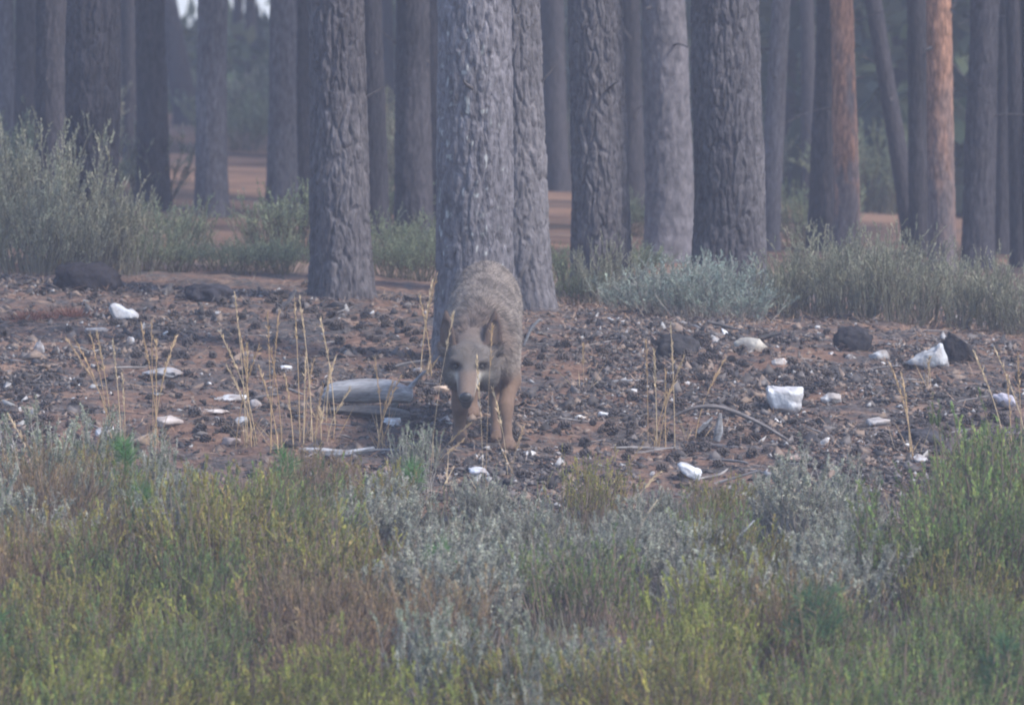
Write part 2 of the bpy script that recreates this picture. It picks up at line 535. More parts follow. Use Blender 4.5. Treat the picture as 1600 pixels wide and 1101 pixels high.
pine(328, 46, 330, 358, 15.5, 'pale', 'smooth grey pine standing on the orange needle floor by a far clearing')
pine(440, 42, 440, 352, 16, 'pale', 'smooth grey pine of a close pair behind the fissured crest pine')

# ------------------------------------------------------------------ the wolf
def surface_nets(F, org, st):
    nx, ny, nz = F.shape
    ins = F < 0
    c = [(0, 0, 0), (1, 0, 0), (0, 1, 0), (1, 1, 0), (0, 0, 1), (1, 0, 1), (0, 1, 1), (1, 1, 1)]
    sl = lambda o: (slice(o[0], nx - 1 + o[0]), slice(o[1], ny - 1 + o[1]), slice(o[2], nz - 1 + o[2]))
    cnt = sum(ins[sl(o)].astype(np.int8) for o in c)
    act = (cnt > 0) & (cnt < 8)
    I = np.argwhere(act)
    vals = np.stack([F[I[:, 0] + o[0], I[:, 1] + o[1], I[:, 2] + o[2]] for o in c], 1)
    cp = np.array(c, float)
    S = np.zeros((len(I), 3)); n = np.zeros(len(I))
    for a, b in ((0, 1), (2, 3), (4, 5), (6, 7), (0, 2), (1, 3), (4, 6), (5, 7), (0, 4), (1, 5), (2, 6), (3, 7)):
        fa, fb = vals[:, a], vals[:, b]
        m = (fa < 0) != (fb < 0)
        t = np.where(m, fa / np.where(m, fa - fb, 1), 0)
        S += np.where(m[:, None], cp[a] + t[:, None] * (cp[b] - cp[a]), 0); n += m
    V = (I + S / n[:, None]) * st + org
    idx = np.full(act.shape, -1, np.int64); idx[act] = np.arange(len(I))
    Q = []
    for ax in range(3):
        A, B = (ax + 1) % 3, (ax + 2) % 3
        s0 = [slice(None)] * 3; s1 = [slice(None)] * 3
        s0[ax] = slice(0, -1); s1[ax] = slice(1, None)
        ch = ins[tuple(s0)] != ins[tuple(s1)]
        E = np.argwhere(ch)
        E = E[(E[:, A] > 0) & (E[:, B] > 0) & (E[:, A] < F.shape[A] - 1) & (E[:, B] < F.shape[B] - 1)]
        s = ins[E[:, 0], E[:, 1], E[:, 2]]
        def g(da, db):
            J = E.copy(); J[:, A] -= da; J[:, B] -= db
            return idx[J[:, 0], J[:, 1], J[:, 2]]
        q = np.stack([g(1, 1), g(0, 1), g(0, 0), g(1, 0)], 1)
        q = np.where(s[:, None], q, q[:, ::-1])
        Q.append(q)
    Q = np.concatenate(Q); Q = Q[(Q >= 0).all(1)]
    return V, Q


def build_wolf():
    O = np.array([-0.10, 0.45, h(-0.10, 0.45)])
    st = 0.0062
    lo = np.array([-.40, -.44, -.04]); hi = np.array([.17, 1.30, .90])
    dims = np.ceil((hi - lo) / st).astype(int)
    ax = [lo[i] + np.arange(dims[i]) * st for i in range(3)]
    X, Y, Z = [a.astype(np.float32) for a in np.meshgrid(*ax, indexing='ij')]
    D = np.full(X.shape, 1.0, np.float32)

    def smin(sub, d, k):
        a = D[sub]
        hh = np.clip(.5 + .5 * (a - d) / k, 0, 1)
        D[sub] = a * (1 - hh) + d * hh - k * hh * (1 - hh)

    def box(mn, mx, pad):
        return tuple(slice(max(0, int((mn[i] - pad - lo[i]) / st)), min(dims[i], int((mx[i] + pad - lo[i]) / st) + 2)) for i in range(3))

    def ell(c, r, k=.04, rotx=0.0, rotz=0.0):
        c = np.array(c); r = np.array(r); R = max(r)
        sub = box(c - R, c + R, .1)
        x, y, z = X[sub] - c[0], Y[sub] - c[1], Z[sub] - c[2]
        if rotx:
            y, z = y * math.cos(rotx) + z * math.sin(rotx), -y * math.sin(rotx) + z * math.cos(rotx)
        if rotz:
            x, y = x * math.cos(rotz) + y * math.sin(rotz), -x * math.sin(rotz) + y * math.cos(rotz)
        k0 = np.sqrt((x / r[0]) ** 2 + (y / r[1]) ** 2 + (z / r[2]) ** 2)
        k1 = np.sqrt((x / r[0] ** 2) ** 2 + (y / r[1] ** 2) ** 2 + (z / r[2] ** 2) ** 2)
        smin(sub, k0 * (k0 - 1) / np.maximum(k1, 1e-6), k)

    def cone(a, b, ra, rb, k=.03, flat=1.0):
        a = np.array(a); b = np.array(b)
        sub = box(np.minimum(a, b) - max(ra, rb), np.maximum(a, b) + max(ra, rb), .1)
        ba = b - a
        px, py, pz = X[sub] - a[0], Y[sub] - a[1], Z[sub] - a[2]
        t = np.clip((px * ba[0] + py * ba[1] + pz * ba[2]) / ba.dot(ba), 0, 1)
        d = np.sqrt((px - t * ba[0]) ** 2 * flat + (py - t * ba[1]) ** 2 + (pz - t * ba[2]) ** 2) - (ra + (rb - ra) * t)
        smin(sub, d, k)

    def cut(c, r, rotx=0.0, rotz=0.0, k=.008):
        c = np.array(c); r = np.array(r); R = max(r)
        sub = box(c - R, c + R, .03)
        x, y, z = X[sub] - c[0], Y[sub] - c[1], Z[sub] - c[2]
        if rotx:
            y, z = y * math.cos(rotx) + z * math.sin(rotx), -y * math.sin(rotx) + z * math.cos(rotx)
        if rotz:
            x, y = x * math.cos(rotz) + y * math.sin(rotz), -x * math.sin(rotz) + y * math.cos(rotz)
        d = (np.sqrt((x / r[0]) ** 2 + (y / r[1]) ** 2 + (z / r[2]) ** 2) - 1) * min(r)
        a = D[sub]; hh = np.clip(.5 - .5 * (a + d) / k, 0, 1)
        D[sub] = a * (1 - hh) + (-d) * hh + k * hh * (1 - hh)

    # trunk of the body
    ell((-.112, .92, .610), (.148, .20, .187), .06)
    ell((-.120, .62, .565), (.156, .33, .180), .06)
    ell((-.124, .26, .515), (.158, .27, .195), .06)
    ell((-.122, .20, .590), (.090, .22, .105), .07)
    ell((-.138, .06, .460), (.125, .14, .130), .06)
    ell((-.026, .14, .450), (.052, .13, .155), .05)      # shoulders
    ell((-.222, .16, .450), (.054, .13, .150), .05)
    ell((-.048, .92, .540), (.070, .15, .150), .05)      # haunches
    ell((-.190, .95, .540), (.072, .15, .150), .05)
    # neck, ruff and head, lowered
    cone((-.125, .10, .535), (-.174, -.08, .435), .120, .078, .06)
    ell((-.175, -.075, .395), (.100, .075, .095), .05)
    ell((-.108, -.110, .365), (.046, .050, .070), .035)   # cheek ruff
    ell((-.240, -.110, .365), (.042, .050, .068), .035)
    ell((-.177, -.150, .415), (.088, .080, .082), .03)    # skull
    ell((-.140, -.170, .440), (.046, .050, .045), .03)    # temples
    ell((-.216, -.170, .440), (.046, .050, .045), .03)
    cone((-.183, -.195, .395), (-.192, -.330, .280), .056, .034, .03)   # muzzle
    cone((-.183, -.170, .350), (-.192, -.300, .250), .046, .022, .02)   # jaw
    ell((-.193, -.340, .280), (.025, .018, .020), .015)   # nose pad seat
    for s in (-1, 1):
        ell((-.181 + s * .050, -.214, .428), (.028, .018, .014), .014)   # brow ridges
        cut((-.182 + s * .053, -.240, .401), (.014, .018, .008))
    # ears: thin cupped leaves
    for (bx, tx, ry, w_) in ((-.084, -.073, .20, .043), (-.268, -.277, -.60, .040)):
        b0 = np.array([bx, -.115, .455]); t0 = np.array([tx, -.095, .610])
        for k_, f in enumerate(np.linspace(0, 1, 11)):
            c = b0 * (1 - f) + t0 * f
            wd = w_ * (1.0 - .05 * f - .75 * f ** 3.2)
            ell(c, (wd, .013, .022), .010, rotz=ry)
        for f in (.15, .3, .45, .6, .74):
            c = b0 * (1 - f) + t0 * f + np.array([math.sin(ry) * .014, -.0145 * math.cos(ry), 0])
            wd = w_ * (1.0 - .05 * f - .75 * f ** 3.2) * .70
            cut(c, (wd, .013, .020), rotz=ry, k=.006)

    # legs: (points, radii)
    def limb(pts, rad, k=.025):
        for i in range(len(pts) - 1):
            cone(pts[i], pts[i + 1], rad[i], rad[i + 1], k)

    def paw(x, y, toe=-1):
        g = float(terrain([x], [y])[0])
        ell((x, y - .022, g + .024), (.034, .048, .026), .015)
        for i, dx in enumerate((-.024, -.009, .009, .024)):
            ell((x + dx, y - .058 + abs(dx) * .5, g + .018), (.0115, .024, .0165), .006)
        return g

    g = paw(-.014, .0)
    limb([(-.028, .15, .40), (-.006, .17, .325), (-.028, .055, .215), (-.029, .045, .185), (-.018, .02, .06), (-.014, .005, .03)],
         [.054, .041, .030, .026, .022, .024])
    g = paw(-.226, .34)
    limb([(-.212, .17, .40), (-.218, .24, .33), (-.222, .30, .21), (-.222, .335, .18), (-.224, .365, .075), (-.226, .35, .05)],
         [.060, .047, .033, .028, .025, .026])
    g = paw(-.060, .41)
    limb([(-.060, .84, .50), (-.060, .60, .40), (-.060, .58, .345), (-.062, .66, .24), (-.062, .635, .21), (-.060, .49, .085), (-.060, .43, .06)],
         [.085, .070, .056, .036, .034, .029, .029])
    g = paw(-.175, 1.05)
    limb([(-.185, .93, .50), (-.180, .84, .40), (-.180, .86, .345), (-.178, 1.07, .29), (-.178, 1.09, .26), (-.176, 1.075, .14), (-.175, 1.06, .12)],
         [.085, .066, .050, .032, .030, .025, .027])
    limb([(-.118, 1.10, .64), (-.118, 1.16, .52), (-.118, 1.15, .38)], [.045, .050, .030], .04)   # tail

    V, Q = surface_nets(D, lo, st)

    # ---- coat colours by place on the body
    def coat(p):
        x, y, z = p[:, 0], p[:, 1], p[:, 2]
        gl = z - 0.1 * y
        nz = noise3(p, 22, 3); nf = noise3(p, 90, 4)
        c = np.tile([.172, .142, .122], (len(p), 1))

        def put(m, rgb):
            m = np.clip(m, 0, 1)[:, None]
            c[:] = c * (1 - m) + np.array(rgb) * m
        side = np.abs(x + .118)
        put(.55 * sstep(.05, .12, side) * sstep(.42, .58, nz), (.21, .178, .155))
        put(.75 * sstep(.46, .58, z) * sstep(.48, .60, nf * .6 + nz * .4) * sstep(.0, .2, y), (.075, .063, .056))
        put(.5 * sstep(.09, .14, side) * sstep(.1, .25, y) * sstep(.48, .62, nf), (.24, .21, .182))
        put(sstep(.40, .30, gl) * np.maximum(sstep(-.06, .0, y), z < .2), (.122, .080, .058))                # legs
        put(.8 * sstep(.43, .36, gl) * sstep(.0, .06, y) * (side < .07) * sstep(.28, .33, gl), (.20, .16, .13))  # belly
        # head
        hd = sstep(-.05, -.11, y) * sstep(.19, .23, z)
        put(hd, (.092, .078, .069))
        put(.35 * hd * sstep(.45, .6, nz), (.125, .108, .098))
        put(.8 * np.exp(-((y + .045) / .06) ** 2) * sstep(.42, .47, z), (.150, .108, .088))   # nape
        hx = x + .182
        put(.5 * hd * np.exp(-(hx / .018) ** 2) * sstep(.40, .44, z) * sstep(.50, .48, z), (.10, .08, .066))  # forehead line
        put(hd * sstep(.398, .370, z) * sstep(-.19, -.225, y), (.118, .086, .069))       # muzzle
        put(.9 * hd * sstep(.032, .050, np.abs(hx + .1 * (.4 - z))) * sstep(.392, .365, z) * sstep(-.14, -.2, y), (.36, .33, .29))   # pale cheek
        put(.75 * hd * sstep(.285, .262, z), (.17, .15, .135))                             # chin
        for s in (-1, 1):
            d2 = np.sqrt(((hx - s * .053) * .8) ** 2 + (z - .402) ** 2 * 1.8)
            put(.95 * hd * sstep(.034, .014, d2) * sstep(-.16, -.19, y), (.022, .018, .017))
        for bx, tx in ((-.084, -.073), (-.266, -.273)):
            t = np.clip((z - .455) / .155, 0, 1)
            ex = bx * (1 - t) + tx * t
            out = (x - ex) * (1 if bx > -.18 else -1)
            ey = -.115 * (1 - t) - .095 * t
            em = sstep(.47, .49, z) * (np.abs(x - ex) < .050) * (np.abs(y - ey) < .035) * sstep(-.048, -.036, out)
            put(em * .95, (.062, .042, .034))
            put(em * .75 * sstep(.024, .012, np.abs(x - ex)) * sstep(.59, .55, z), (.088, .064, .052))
        put(.85 * sstep(.290, .272, z) * sstep(-.275, -.305, y), (.045, .040, .040))   # lips
        sp = noise3(p, 55, 9)
        put(.75 * sstep(.47, .58, sp) * sstep(.40, .48, z) * sstep(-.12, -.04, y), (.060, .050, .045))
        c *= 1.12
        return c

    root = link('wolf', None, None, O)
    tag(root, 'grey-brown wolf walking head down past the pine with reddish legs', 'wolf')
    body = link('body', mesh_np('wolf_body', V - O, Q, M_FUR, coat(V), smooth=True), root)
    # ---- coat as real strands
    r = np.random.default_rng(5)
    T = np.concatenate([Q[:, [0, 1, 2]], Q[:, [0, 2, 3]]])
    a, b, c_ = V[T[:, 0]], V[T[:, 1]], V[T[:, 2]]
    N = np.cross(b - a, c_ - a); ar = np.linalg.norm(N, axis=1); N = N / np.maximum(ar, 1e-12)[:, None]
    n = 105000
    headw = np.where(a[:, 1] < -.05, 2.2, 1.0)
    f = r.choice(len(T), n, p=ar * headw / (ar * headw).sum())
    u = r.uniform(size=(n, 2)); u = np.where(u.sum(1, keepdims=True) > 1, 1 - u, u)
    P = a[f] + (b - a)[f] * u[:, :1] + (c_ - a)[f] * u[:, 1:]
    Nn = N[f]
    y, z = P[:, 1], P[:, 2]; gl = z - .1 * y
    flow = np.zeros_like(P)
    body_m = sstep(-.12, .02, y)[:, None]
    leg_m = sstep(.38, .28, gl)[:, None] * body_m
    flow += body_m * (1 - leg_m) * np.array([0, .75, -.45])
    flow += leg_m * np.array([0, .15, -1.0])
    flow += (1 - body_m) * (np.array([0, .55, .45]) + np.stack([np.sign(P[:, 0] + .18) * .55, 0 * y, -0.5 * sstep(.43, .38, z)], 1))
    flow -= Nn * (flow * Nn).sum(1, keepdims=True)
    Ln = .021 + .008 * sstep(.12, .0, y) * sstep(.30, .36, z)
    Ln = Ln * (1 - .55 * sstep(.38, .30, gl) * sstep(-.06, -.02, y)) * (1 - .5 * sstep(.22, .16, z))
    Ln = Ln * (1 - .60 * sstep(-.13, -.19, y)) * (1 - .35 * sstep(-.21, -.26, y))
    ear = (z > .485) & (y < -.075); Ln = np.where(ear, .008, Ln)
    Ln = Ln * r.uniform(.6, 1.25, n)
    Dd = unit(unit(flow) * 1.0 + Nn * .42 + r.normal(size=P.shape) * .20)
    Ss = unit(np.cross(Dd, Nn))
    cc = coat(P) * r.uniform(.72, 1.28, (n, 1))
    dark = r.uniform(size=n) < .25
    tip = np.where((dark & (gl > .40) & (y > -.02))[:, None], cc * .42, cc * np.where(y < -.05, 1.05, 1.18)[:, None])
    bv, bf, bc = blades(P - Nn * .003 - O, Dd, Ss, Ln, np.where(Ln < .012, .0018, .0024), cc, tip)
    fur = link('fur', mesh_np('wolf_fur', bv, bf, M_FUR, bc), body)
    tag(fur, kind='stuff')

    def ball(name, c, rad, colr, rough, sc_=(1, 1, 1)):
        bm = bmesh.new(); bmesh.ops.create_uvsphere(bm, u_segments=16, v_segments=10, radius=rad)
        for v in bm.verts:
            v.co = Vector((v.co.x * sc_[0], v.co.y * sc_[1], v.co.z * sc_[2]))
        me = bpy.data.meshes.new(name); bm.to_mesh(me); bm.free()
        for p in me.polygons: p.use_smooth = True
        m, nn, L, bb = mat_base(name); bb.inputs['Base Color'].default_value = (*colr, 1); bb.inputs['Roughness'].default_value = rough
        tx = nn.new('ShaderNodeTexNoise'); tx.inputs['Scale'].default_value = 200
        bp = nn.new('ShaderNodeBump'); bp.inputs['Strength'].default_value = .15; L.new(tx.outputs['Fac'], bp.inputs['Height']); L.new(bp.outputs[0], bb.inputs['Normal'])
        me.materials.append(m)
        return link(name, me, root, Vector(c) - Vector(O))
    for s in (-1, 1):
        ball('eye', (-.182 + s * .053, -.218, .401), .0110, (.014, .010, .007), .65)
    # nose: a rounded pad with two nostrils pressed in
    nv = ball('nose', (-.194, -.360, .281), .022, (.012, .012, .014), .45, (1.2, .7, .95))
    me = nv.data
    for v in me.vertices:
        for s in (-1, 1):
            d = (Vector((v.co.x - s * .010, 0, v.co.z + .001))).length
            if v.co.y < 0 and d < .007:
                v.co.y += .006 * (1 - d / .007)
    return root


build_wolf()

# ------------------------------------------------------------------ shrubs
def shrub_mesh(seed, H, spread, nstem, ntwig, nleaf, leaf_l, leaf_w, cols, stemcol, upright=.5, base_r=.12, leaf_out=.6,
               twig_l=.16, start=.3, spike=0.0, low=.15):
    """woody stems fanning from one foot, twigs along them, many small leaves on the twigs"""
    r = np.random.default_rng(seed)
    az = r.uniform(0, 2 * np.pi, nstem); tilt = spread * np.sqrt(r.uniform(0.02, 1, nstem))
    L = H * r.uniform(.55, 1.0, nstem) * (1 - .25 * tilt / max(spread, .01))
    b = np.stack([np.cos(az), np.sin(az)], 1)
    m = 6; t = np.linspace(0, 1, m)
    bend = r.uniform(.0, .35, nstem)
    ang = tilt[:, None] * (1.0 - upright * bend[:, None] * t[None] * 2)
    step = L[:, None] / (m - 1)
    dxy = np.cumsum(np.sin(ang) * step, 1) - np.sin(ang[:, :1]) * step; dz = np.cumsum(np.cos(ang) * step, 1) - np.cos(ang[:, :1]) * step
    path = np.zeros((nstem, m, 3))
    path[..., :2] = b[:, None] * (base_r * r.uniform(0, 1, nstem)[:, None] + dxy)[..., None]
    path[..., 2] = dz - .03
    path[..., :2] += np.cumsum(r.normal(size=(nstem, m, 2)) * .012, 1)
    sv_, sf, scol = tubes(path, np.interp(t, [0, 1], [.0045, .0013])[None] * np.ones((nstem, 1)) * (H / .5) ** .5, 3, np.tile(stemcol, (nstem, 1)))
    nt_ = nstem * ntwig
    si = np.repeat(np.arange(nstem), ntwig); tt = r.uniform(start, 1.0, nt_) ** .8
    k = np.clip((tt * (m - 1)).astype(int), 0, m - 2); f = (tt * (m - 1) - k)[:, None]
    P0 = path[si, k] * (1 - f) + path[si, k + 1] * f
    T = unit(path[si, k + 1] - path[si, k])
    D = unit(T * (.8 + upright) + r.normal(size=(nt_, 3)) * .55 + [0, 0, .35])
    tl = twig_l * r.uniform(.4, 1.1, nt_) * (1.15 - .55 * tt)
    tp = P0[:, None] + D[:, None] * (np.linspace(0, 1, 3)[None, :, None] * tl[:, None, None])
    tv, tf, tcol = tubes(tp, np.tile([.0014, .001, .0007], (nt_, 1)), 3, np.tile(stemcol, (nt_, 1)))
    n = nt_ * nleaf
    ti = np.repeat(np.arange(nt_), nleaf); u = r.uniform(.05, 1.0, n)
    P = P0[ti] + D[ti] * (u * tl[ti])[:, None]
    LD = unit(D[ti] * (1 - leaf_out) + unit(r.normal(size=(n, 3))) * leaf_out + [0, 0, .12])
    cols = np.array(cols); ci = r.integers(0, len(cols), nt_)[ti]
    c = cols[ci] * r.uniform(.72, 1.28, (n, 1)) * (r.uniform(.6, 1.4, nt_)[ti] * r.uniform(.75, 1.3, nstem)[si[ti]])[:, None]
    lv, lf, lc = blades(P, LD, perp(LD, r), leaf_l * r.uniform(.6, 1.3, n), leaf_w * r.uniform(.7, 1.3, n), c)
    W, G, CC = join((sv_, sf, scol), (tv, tf, tcol))
    return (mesh_np('stems', W, G, M_STEM, CC), mesh_np('foliage', lv, lf, M_LEAF, lc))


OLIVE = [(0.286, 0.278, 0.068), (0.226, 0.238, 0.062), (0.352, 0.309, 0.076), (0.193, 0.206, 0.068), (0.307, 0.227, 0.076)]
GREEN = [(0.178, 0.249, 0.073), (0.138, 0.2, 0.068), (0.232, 0.278, 0.077), (0.116, 0.169, 0.064)]
YELLOW = [(0.278, 0.289, 0.059), (0.237, 0.257, 0.059), (0.204, 0.234, 0.059), (0.31, 0.297, 0.071)]
BROWN = [(0.291, 0.186, 0.088), (0.224, 0.145, 0.075), (0.333, 0.235, 0.116), (0.199, 0.162, 0.068)]
SILVER = [(0.333, 0.333, 0.259), (0.268, 0.275, 0.21), (0.392, 0.382, 0.299), (0.229, 0.239, 0.171), (0.287, 0.264, 0.205)]
SAGE = [(0.231, 0.258, 0.172), (0.19, 0.218, 0.142), (0.272, 0.292, 0.195), (0.17, 0.19, 0.124)]
BROOM = [(0.284, 0.282, 0.195), (0.235, 0.241, 0.165), (0.358, 0.335, 0.237), (0.211, 0.209, 0.155)]
BROOMG = [(0.193, 0.232, 0.14), (0.158, 0.193, 0.124), (0.247, 0.27, 0.161)]
BLUEG = [(0.234, 0.278, 0.229), (0.196, 0.239, 0.2), (0.279, 0.317, 0.258)]
STEMB = (.17, .125, .095); STEMG = (.28, .25, .22)
KINDS = {
    'heath': [shrub_mesh(100 + i, .50, .34, 64, 7, 26, .013, .0042, OLIVE, STEMB, upright=1.0, twig_l=.13, leaf_out=.38, base_r=.24, start=.12) for i in range(4)],
    'green': [shrub_mesh(120 + i, .54, .36, 64, 7, 26, .013, .0042, GREEN, STEMB, upright=1.0, twig_l=.14, leaf_out=.38, base_r=.24, start=.12) for i in range(3)],
    'yellow': [shrub_mesh(140 + i, .46, .32, 64, 7, 26, .013, .0042, YELLOW, STEMB, upright=1.0, twig_l=.12, leaf_out=.38, base_r=.22, start=.12) for i in range(3)],
    'brown': [shrub_mesh(160 + i, .44, .36, 80, 6, 16, .020, .0028, BROWN, STEMB, upright=1.0, twig_l=.15, leaf_out=.32, base_r=.22, start=.12) for i in range(3)],
    'silver': [shrub_mesh(180 + i, .40, .62, 66, 7, 24, .011, .0056, SILVER, STEMG, upright=.8, twig_l=.085, leaf_out=.75, start=.4) for i in range(4)],
    'spike': [shrub_mesh(200 + i, .50, .42, 36, 6, 36, .011, .0048, SAGE + SILVER[:2], STEMG, upright=1.0, twig_l=.11, leaf_out=.7, start=.35) for i in range(3)],
    'broom': [shrub_mesh(220 + i, 1.05, .40, 46, 9, 26, .020, .007, BROOM, (.13, .12, .09), upright=1.0, twig_l=.24, leaf_out=.40, base_r=.25, start=.15) for i in range(3)],
    'broomg': [shrub_mesh(240 + i, .62, .55, 60, 8, 18, .020, .0055, BROOMG, (.10, .09, .06), upright=.8, twig_l=.2, leaf_out=.45, base_r=.25) for i in range(2)],
    'blueg': [shrub_mesh(260 + i, .42, .80, 60, 7, 18, .015, .0055, BLUEG, STEMG, upright=.8, twig_l=.13, leaf_out=.5, base_r=.2) for i in range(3)],
}
LABEL = {
    'heath': ('heath_shrub', 'feathery olive green heath shrub in the thicket below the bank', 'olive heath shrubs below the bank'),
    'green': ('heath_shrub', 'dark green feathery heath shrub in the thicket below the bank', 'dark green heath shrubs below the bank'),
    'yellow': ('heath_shrub', 'bright yellow-green heath shrub in the thicket below the bank', 'yellow-green heath shrubs below the bank'),
    'brown': ('withered_shrub', 'withered russet brown shrub among the green heath', 'withered brown shrubs below the bank'),
    'silver': ('lavender_cotton_shrub', 'low silvery grey cushion shrub at the foot of the bank', 'silvery cushion shrubs below the bank'),
    'spike': ('sage_shrub', 'grey-green shrub with pale upright spikes among the heath', 'spiky grey-green shrubs below the bank'),
    'broom': ('broom_shrub', 'tall grey-green broom behind the bank crest', 'tall broom behind the bank crest'),
    'broomg': ('broom_shrub', 'low dull green broom between the pines behind the crest', 'low green broom between the pines'),
    'blueg': ('cushion_shrub', 'blue-grey bushy shrub on the crest in front of the furrowed pines', 'blue-grey shrubs on the crest'),
}
plant_n = [0]


def shrub(kind, x, y, s=1.0, sz=1.0, label=None, group=None, parts=True, rx=0.0):
    k = plant_n[0]; plant_n[0] += 1
    nm, lb, gr = LABEL[kind]
    st_, fo = KINDS[kind][k % len(KINDS[kind])]
    root = link(nm, None, None, (x, y, h(x, y)), (rx * math.sin(k * 7.7), rx * math.cos(k * 3.1), k * 2.399), (s, s, s * sz))
    tag(root, label or lb, 'shrub', None if label else gr)
    link('stems', st_, root); link('foliage', fo, root)
    return root


def zone(px, py, u):
    """which plant shows at this place of the thicket (pixel of its top)"""
    if py < 800:
        if px < 130: return 'spike' if u < .55 else ('silver' if u < .8 else 'brown')
        if px < 300: return 'heath' if u < .6 else 'spike'
        if px < 520: return 'heath' if u < .5 else ('brown' if u < .8 else 'green')
        if px < 900: return 'silver' if u < .75 else ('heath' if u < .9 else 'spike')
        if px < 1160: return ('heath' if u < .35 else 'green' if u < .5 else 'silver')
        if px < 1400: return 'silver' if u < .85 else 'spike'
        return 'heath' if u < .6 else 'green'
    if px < 470:
        if py < 880: return 'heath' if u < .68 else ('brown' if u < .80 else 'green')
        return 'heath' if u < .45 else ('yellow' if u < .75 else 'green')
    if px < 640:
        return 'brown' if (u < .5 and py < 1000) else ('yellow' if u < .8 else 'heath')
    if px < 930:
        if py < 900: return 'silver' if u < .62 else ('heath' if u < .85 else 'green')
        return 'spike' if u < .75 else ('heath' if u < .9 else 'brown')
    if px < 1040:
        return 'brown' if u < .6 else ('silver' if u < .8 else 'heath')
    if px < 1180:
        if py < 920: return 'silver' if u < .75 else 'heath'
        return 'yellow' if u < .6 else 'heath'
    if px < 1400:
        if py < 900: return 'silver' if u < .7 else 'spike'
        return 'yellow' if u < .45 else ('green' if u < .8 else 'brown')
    return 'green' if (u < .75 or py > 950) else 'heath'


HT = {'heath': .40, 'green': .44, 'yellow': .38, 'brown': .36, 'silver': .25, 'spike': .42}
zr = np.random.default_rng(42)
placed = []
for Y in np.arange(-8.6, -0.55, .34):
    half = (30 + Y) * 800 / FPX + .45
    nx = int(2 * half / .44)
    for i in range(nx):
        x = -half + (i + .5) * 2 * half / nx + zr.uniform(-.15, .15)
        y = Y + zr.uniform(-.18, .18)
        g = h(x, y)
        d = y - CAM_Y
        px = 800 + x / d * FPX
        py0 = 550.5 + FPX * math.tan(math.atan((CAM_Z - g) / d) - math.radians(PITCH))
        # the edge of the thicket wanders along the foot of the bank
        edge = np.interp(px, [0, 130, 300, 420, 560, 700, 850, 1000, 1180, 1300, 1400, 1480, 1600],
                         [735, 745, 770, 775, 765, 790, 800, 815, 800, 800, 830, 770, 745])
        if py0 < edge + 6: continue
        u = zr.uniform()
        top = py0 - .30 / mpp(y)
        kd = zone(px, top, u)
        # bare reddish gap in the thicket
        if ((px - 975) / 75) ** 2 + ((py0 - 1060) / 45) ** 2 < 1: continue
        s = zr.uniform(.72, 1.12)
        if py0 - edge < 70: s *= .62
        elif py0 - edge < 130: s *= .85
        o = shrub(kd, x, y, s, zr.uniform(.85, 1.15), rx=.12)
        for lim, ref in ((150, 'the grey speckled rock'), (300, 'the bright green saplings'), (480, 'the clustered white rocks'), (660, 'the grey split log'),
                         (830, 'the wolf'), (1020, 'the dark cone litter'), (1180, 'the wedge-shaped white stone'), (1340, 'the big quartz block'), (1500, 'the white flat stone'), (9999, 'the burnt stump')):
            if px < lim: break
        row = 'at the thicket edge' if py0 - edge < 90 else ('in the middle thicket' if py0 - edge < 260 else 'deep in the thicket')
        look = {'heath': 'feathery olive green heath', 'green': 'dark green feathery heath', 'yellow': 'yellow-green heath', 'brown': 'withered russet brown shrub',
                'silver': 'silvery grey cushion shrub', 'spike': 'spiky grey-green shrub'}[kd]
        tag(o, look + ' ' + row + ' below ' + ref)
# single plants that stand out
for kd, px, py, s, sz, lb in (
        ('green', 1590, 905, 1.35, 1.1, 'tall dark green heath shrub overtopping the thicket beneath the burnt stump'),
        ('green', 1470, 960, 1.25, 1.0, 'broad dark green heath shrub next to the tallest one'),
        ('silver', 1265, 850, 1.15, 1.0, 'large pale silver cushion shrub below the big white quartz block'),
        ('silver', 1060, 930, 1.0, .9, 'rounded grey cushion shrub beside the russet withered patch'),
        ('spike', 60, 790, 1.0, 1.0, 'wispy grey-green shrub in front of the flat stones'),
        ('spike', 152, 770, .75, 1.2, 'single grey wand-like shrub in front of the dry grass'),
        ('spike', 650, 770, .62, 1.15, 'slender pale shrub standing by the end of the grey log'),
        ('spike', 840, 1160, 1.0, 1.1, 'pale spiked shrub with tall silvery wands in the open thicket'),
        ('spike', 700, 1150, .95, 1.15, 'thin silvery wands rising from the yellow-green heath')):
    x, y, z = at(px, py); shrub(kd, x, y, s, sz, lb)

